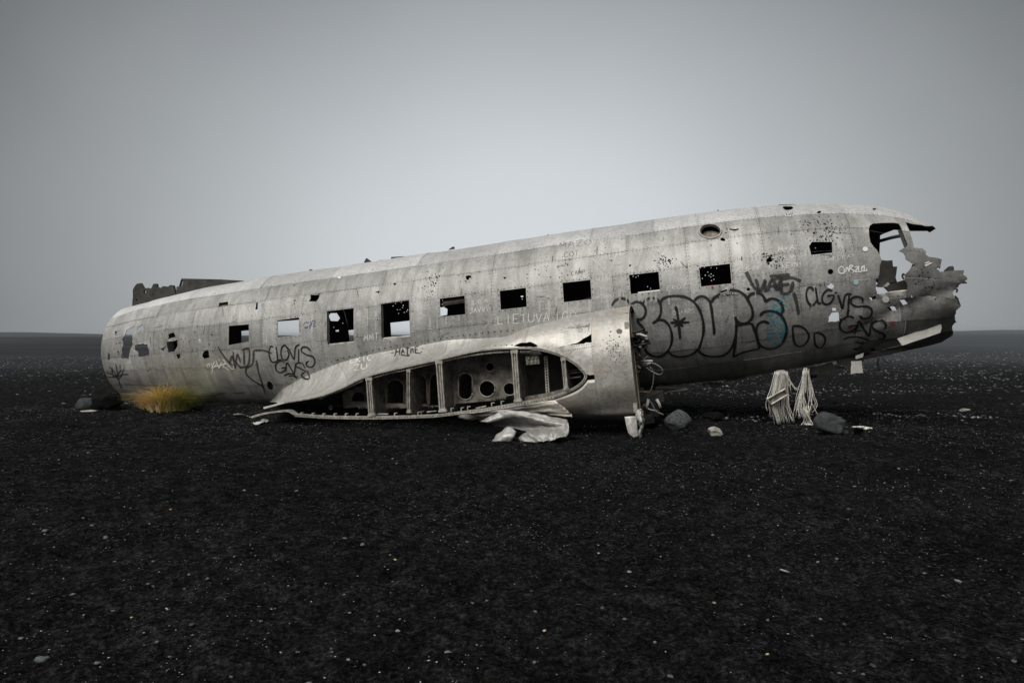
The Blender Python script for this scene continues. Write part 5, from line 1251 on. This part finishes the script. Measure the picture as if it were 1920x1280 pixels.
r1 = ropes('hanging_rope', [([(1464, 694), (1461, 715), (1456, 740), (1454, 765), (1462, 793)], 5.0, 4.0, 28, 10.15), ([(1470, 696), (1470, 730), (1470, 765), (1478, 792)], 4.5, 4.5, 20, 10.2), ([(1458, 697), (1451, 730), (1448, 758), (1460, 795)], 2.5, 3.5, 14, 10.1), ([(1474, 700), (1484, 722), (1490, 732)], 1.5, 2, 8, 10.1)],
           'thick frayed bleached rope bundle hanging under the fuselage, the larger one', 1)
r2 = ropes('hanging_rope', [([(1510, 690), (1508, 715), (1507, 745), (1516, 782)], 3.0, 3.0, 15, 10.05), ([(1508, 695), (1504, 735), (1501, 765), (1506, 784)], 2.0, 1.6, 16, 10.0), ([(1515, 695), (1520, 730), (1524, 758), (1518, 772)], 1.6, 2, 14, 10.1)],
           'thin frayed bleached rope strands hanging nearest the torn nose', 2)
fr = [at(x, y, 10.02) for x, y in ((1438, 748), (1472, 729), (1478, 739), (1446, 758))]
L_ = []
for i in range(4): L_.append(tube([fr[i], fr[(i + 1) % 4]], .013, 4))
bk = [p_ + np.array([0, .06, 0]) for p_ in fr]
L_.append(([*fr, *bk], [(4, 5, 6, 7), (0, 4, 7, 3), (0, 1, 5, 4), (1, 2, 6, 5), (2, 3, 7, 6)]))
tag(mesh('metal_tray', *join(L_), [MFRAME], False), 'tilted rectangular metal tray caught in the larger rope bundle', 'metal tray')
rr = random.Random(8); L_ = []
for k in range(26):
    x0 = rr.uniform(1598, 1610); L_.append(tube(spline([gpt(x0, 800, .10 + rr.uniform(0, .05)), gpt(x0 + rr.uniform(3, 9), 801, .06 + rr.uniform(0, .04)), gpt(x0 + rr.uniform(8, 16), 801 + rr.uniform(-2, 3), .01), gpt(x0 + rr.uniform(12, 30), 803 + rr.uniform(-3, 2), .008)], 10), rr.choice((.006, .009)), 4))
tag(mesh('rope_scrap', *join(L_), [MROPE], True), 'loose bleached rope strands draped behind the angular boulder', 'rope')
rr = random.Random(9); L_ = []
for k in range(10):
    x0 = rr.uniform(1505, 1525); L_.append(tube(spline([at(1505 + rr.uniform(0, 18), 760 + rr.uniform(0, 12), 10.0), gpt(x0, 792, .03), gpt(x0 + rr.uniform(-4, 10), 796, .01)], 8), .007, 4))
tag(mesh('rope_scrap', *join(L_), [MROPE], True), 'few stray rope strands touching the sand under the thin rope', 'rope')
# ------------------------------------------------------------------ grass
s = NT('dry_grass'); at_ = s.n('ShaderNodeAttribute', attribute_name='tint'); s.l(at_.outputs['Color'], s.p.inputs['Base Color']); s.p.inputs['Roughness'].default_value = .7
MGR = s.m
def tuft(name, px0, px1, ybase, hgt, n, label, cols, seed, lean=(.3, -.25)):
    rr = random.Random(seed); V_ = []; T_ = []; C_ = []
    for k in range(n):
        f = rr.random(); x = px0 + (px1 - px0) * f; b = gpt(x, ybase + rr.uniform(-8, 3) - 5 * (1 - math.sin(math.pi * f)))
        b[1] += rr.gauss(0, .08); b[2] = float(ground_z(b[0], b[1])) - .02
        st = 1.0 if rr.random() > .03 else rr.uniform(1.2, 1.4)
        h = st * hgt * (.22 + .80 * math.sin(math.pi * f) ** .8) * rr.uniform(.4, 1.25)
        az = rr.uniform(0, 6.28); dx = lean[0] * h * rr.uniform(.2, 1.7) + .55 * h * math.cos(az) + (f - .5) * h * 1.3; dy = lean[1] * h + .5 * h * math.sin(az)
        wd = rr.uniform(.003, .006); c = cols(f, rr); kb = len(V_)
        sd_ = np.array([math.cos(az + 1.57), math.sin(az + 1.57), 0]) * wd + np.array([wd * .8, 0, 0])
        for i in range(5):
            t = i / 4; p_ = b + np.array([dx * .95 * t ** 1.6, dy * 1.1 * t ** 1.6, h * (t - .50 * t ** 2.2)])
            w2 = 1 - t * .9; V_ += [p_ - sd_ * w2, p_ + sd_ * w2]
            cc = [c[0], c[1], c[2], 1]; C_ += [cc, cc]
        for i in range(4):
            a = kb + 2 * i; T_ += [(a, a + 1, a + 3), (a, a + 3, a + 2)]
    o = fastmesh(name, np.array(V_), np.array(T_), [MGR], False, {'tint': np.array(C_)}); return tag(o, label, 'grass tuft', 'grass tufts under the tail')
def cg(f, rr):
    t = f + rr.gauss(0, .13)
    if t < .5: return (rr.uniform(.75, 1.0), rr.uniform(.55, .80), rr.uniform(.24, .45))
    if t < .62: return (rr.uniform(.42, .6), rr.uniform(.40, .52), rr.uniform(.10, .20))
    return (rr.uniform(.22, .50), rr.uniform(.28, .46), rr.uniform(.05, .12))
tuft('grass_tuft', 270, 356, 769, .78, 2400, 'large orange and green grass tussock against the fuselage tail', cg, 1, (.25, -.35))
tuft('grass_tuft', 212, 250, 748, .30, 520, 'low olive and yellow grass between the boulder and the large tussock', lambda f, rr: (rr.uniform(.20, .42), rr.uniform(.17, .27), rr.uniform(.04, .08)), 2, (.2, -.2))
tuft('grass_tuft', 466, 486, 769, .07, 60, 'tiny green sprig at the foot of the fuselage near the wing root', lambda f, rr: (rr.uniform(.08, .16), rr.uniform(.14, .2), .03), 3, (.1, -.2))
# ------------------------------------------------------------------ pebbles and gravel
s = NT('gravel_stone'); at_ = s.n('ShaderNodeAttribute', attribute_name='tint'); s.l(at_.outputs['Color'], s.p.inputs['Base Color']); s.p.inputs['Roughness'].default_value = .75
MGV = s.m
ph = (1 + 5 ** .5) / 2
ICO = np.array([(-1, ph, 0), (1, ph, 0), (-1, -ph, 0), (1, -ph, 0), (0, -1, ph), (0, 1, ph), (0, -1, -ph), (0, 1, -ph), (ph, 0, -1), (ph, 0, 1), (-ph, 0, -1), (-ph, 0, 1)]) / math.hypot(1, ph)
ICF = np.array([(0, 11, 5), (0, 5, 1), (0, 1, 7), (0, 7, 10), (0, 10, 11), (1, 5, 9), (5, 11, 4), (11, 10, 2), (10, 7, 6), (7, 1, 8), (3, 9, 4), (3, 4, 2), (3, 2, 6), (3, 6, 8), (3, 8, 9), (4, 9, 5), (2, 4, 11), (6, 2, 10), (8, 6, 7), (9, 8, 1)])
OCT = np.array([(1, 0, 0), (-1, 0, 0), (0, 1, 0), (0, -1, 0), (0, 0, 1), (0, 0, -1)], float); OCF = np.array([(0, 2, 4), (2, 1, 4), (1, 3, 4), (3, 0, 4), (2, 0, 5), (1, 2, 5), (3, 1, 5), (0, 3, 5)])
def scatter(name, x, y, size, col, base, faces, label):
    n = len(x); m = len(base)
    j = 1 + rng.uniform(-.3, .3, (n, m, 1)); P_ = base[None] * j
    sx = size * rng.uniform(.8, 1.5, n); sy = size * rng.uniform(.6, 1.1, n); sz = size * rng.uniform(.3, .65, n); an = rng.uniform(0, 6.28, n)
    px_ = P_[..., 0] * sx[:, None]; py_ = P_[..., 1] * sy[:, None]; pz_ = P_[..., 2] * sz[:, None]
    X_ = px_ * np.cos(an)[:, None] - py_ * np.sin(an)[:, None] + x[:, None]; Y_ = px_ * np.sin(an)[:, None] + py_ * np.cos(an)[:, None] + y[:, None]
    Z_ = pz_ + (ground_z(x, y) + sz * .45)[:, None]
    V_ = np.stack([X_, Y_, Z_], -1).reshape(-1, 3); T_ = (faces[None] + (np.arange(n) * m)[:, None, None]).reshape(-1, 3)
    C_ = np.repeat(np.concatenate([col, np.ones((n, 1))], 1), m, axis=0)
    return tag(fastmesh(name, V_, T_, [MGV], False, {'tint': C_}), label, kind='stuff')
def greys(n, lo, hi, tan=.05, p_=1.6):
    v = lo + (hi - lo) * rng.random(n) ** p_; c = v[:, None] * np.array([[.97, 1.0, 1.03]])
    k = rng.random(n) < tan; c[k] = v[k][:, None] * np.array([[1.15, .95, .68]]); return c
# clods of sand, no paler than the sand itself
n = 30000; y = 1.9 + 11.5 * rng.random(n) ** .75; x = (rng.random(n) - .5) * 2 * (y * .82 + .6)
kk = rng.random(n) < smooth01(-.15, .35, vnoise(x * .9, y * 1.3, 41) + .6 * vnoise(x * 3, y * 3, 42)); x, y = x[kk], y[kk]; n = len(x)
v = .003 + .014 * rng.random(n) ** 2
scatter('sand_clods', x, y, (.002 + .0014 * y) * rng.uniform(.5, 1.5, n), v[:, None] * np.array([[1, 1, 1.04]]), OCT, OCF, 'dark clods roughening the black sand')
# near flecks
n = 24000; y = 1.9 + 10.5 * rng.random(n) ** .8; x = (rng.random(n) - .5) * 2 * (y * .82 + .6)
kk = rng.random(n) < .12 + .88 * smooth01(-.1, .4, vnoise(x * .7, y * 1.0, 43) + .5 * vnoise(x * 2.3, y * 2.3, 44)); x, y = x[kk], y[kk]; n = len(x)
scatter('sand_flecks', x, y, .0014 + .0036 * rng.random(n) ** 3 + .0005 * y, greys(n, .03, .46, .06, 2.4), OCT, OCF, 'fine pale grit scattered over the near black sand')
n = 650; y = 1.9 + 10.5 * rng.random(n) ** .9; x = (rng.random(n) - .5) * 2 * (y * .82 + .6)
scatter('small_pebbles', x, y, .005 + .011 * rng.random(n) ** 2.5, greys(n, .03, .24, .05, 1.6), ICO, ICF, 'small grey pebbles strewn over the near sand')
# gravel plain beyond
n = 30000; y = 13.0 + 34 * rng.random(n) ** 1.5; x = (rng.random(n) - .5) * 2 * (y * .85 + 2)
dens = smooth01(.0, .30, vnoise(x * .22, y * .5, 21) + .16 + .30 * smooth01(14, 24, y)) * np.where(x < 2.5, smooth01(18.5, 23, y) * .98 + .02, 1)
kk = rng.random(n) < .06 + .80 * dens; x, y = x[kk], y[kk]; n = len(x)
scatter('gravel', x, y, (.010 + .030 * rng.random(n) ** 2.2) * (.6 + .02 * y), greys(n, .03, .26, .02, 2.3), ICO, ICF, 'pale gravel covering the plain behind the wreck')
n = 420; x = rng.uniform(3.3, 7.6, n); y = 11.05 - .05 * x + .12 * np.sin(x * 1.3) + rng.normal(0, .09, n) * (1 + (rng.random(n) < .3) * 4)
kk = vnoise(x * 1.7, y * .3, 31) > -.12; x, y = x[kk], y[kk]; n = len(x)
scatter('gravel', x, y, .006 + .020 * rng.random(n) ** 2.5, greys(n, .05, .55, .03, 1.8), ICO, ICF, 'line of pale stones along the edge of the trampled sand')
pebs = [(x / 3, 860 + y / 3, w_ / 3, t) for x, y, w_, t in ((245, 407, 55, 0), (515, 383, 40, 0), (590, 445, 45, 0), (465, 333, 28, 0), (188, 367, 22, 0), (957, 285, 22, 2), (838, 368, 22, 1), (1108, 410, 24, 0), (1200, 595, 34, 0), (1165, 678, 34, 0), (1060, 652, 28, 0), (860, 720, 30, 0), (830, 705, 34, 0), (1035, 733, 26, 0), (1465, 915, 34, 0),
        (1540, 898, 28, 0), (1622, 718, 28, 0), (160, 790, 28, 0), (180, 760, 26, 0), (112, 1012, 42, 0), (570, 1045, 44, 0), (232, 1140, 88, 0), (540, 1155, 58, 0), (630, 858, 32, 0), (315, 914, 32, 0), (1200, 1046, 30, 0), (950, 1116, 32, 0), (935, 842, 24, 1), (737, 891, 20, 1), (1668, 1090, 24, 0), (1868, 1090, 24, 0), (1862, 1068, 20, 0), (1443, 206, 26, 0))]
pebs += [(1280 + x / 3, 860 + y / 3, w_ / 3, t) for x, y, w_, t in ((480, 912, 34, 0), (478, 1102, 36, 1), (780, 1095, 30, 1), (1130, 582, 22, 0), (870, 567, 30, 0), (1460, 656, 26, 0), (1138, 986, 28, 0), (330, 820, 24, 0), (437, 745, 30, 0), (885, 1208, 32, 0), (1020, 1212, 34, 0), (970, 1194, 28, 0), (315, 1212, 30, 0), (175, 502, 20, 0), (145, 78, 22, 0), (1535, 1105, 26, 0))]
pebs += [(640 + x / 2.909, 840 + y / 2.909, w_ / 2.909, t) for x, y, w_, t in ((113, 533, 40, 0), (295, 608, 24, 1), (1108, 998, 32, 1), (1180, 1119, 22, 1), (1060, 892, 32, 0), (795, 834, 32, 0), (1405, 575, 18, 1), (405, 1218, 34, 0), (125, 1184, 30, 0), (1055, 1174, 38, 0), (715, 846, 28, 0), (1548, 444, 14, 0))]
pebs += [(x, y, w_, 0) for x, y, w_ in ((13, 785, 8), (240, 778, 10), (322, 811, 8), (547, 804, 8), (528, 801, 6), (577, 843, 5), (598, 813, 6), (648, 853, 7), (1265, 778, 8), (1238, 797, 6))]
PM = [plain('pale_pebble', (.10, .108, .116), .75, 0, .3, 40, .5, .004), plain('tan_pebble', (.48, .40, .26), .75, 0, .3, 40, .5, .004), plain('orange_pebble', (.60, .30, .12), .7, 0, .2, 40, .4, .004)]
PL = [('small grey pebble lying on the black sand', 'grey pebbles on the sand'), ('small cream pebble lying on the black foreground sand', 'cream pebbles on the sand'), ('tiny orange pebble alone on the black sand', None)]
for i, (x, y, w_, t) in enumerate(pebs):
    lb, gp = PL[t]
    if w_ > 27: lb, gp = 'largest grey pebble, near the bottom left corner', None
    rock('pebble', x, y + w_ * .1, w_ * .92, w_ * random.uniform(.3, .5), w_ * .7, PM[t], lb, 'pebble', 40 + i, .50, 1.1, random.uniform(-.4, .4), 2, .3, gp)
# ------------------------------------------------------------------ haze
s = NT('haze'); s.t.nodes.remove(s.p); vp = s.n('ShaderNodeVolumePrincipled'); vp.inputs['Color'].default_value = (.80, .86, .92, 1); vp.inputs['Density'].default_value = .0003; vp.inputs['Anisotropy'].default_value = .1
s.l(vp.outputs[0], s.o.inputs['Volume'])
v_, f_ = box_mesh((0, 0, 2.6), EX, EY, EZ, 6800, 6800, 10.4)
hz = mesh('haze', v_, f_, [s.m], False); tag(hz, 'thin grey mist over the plain', kind='stuff')
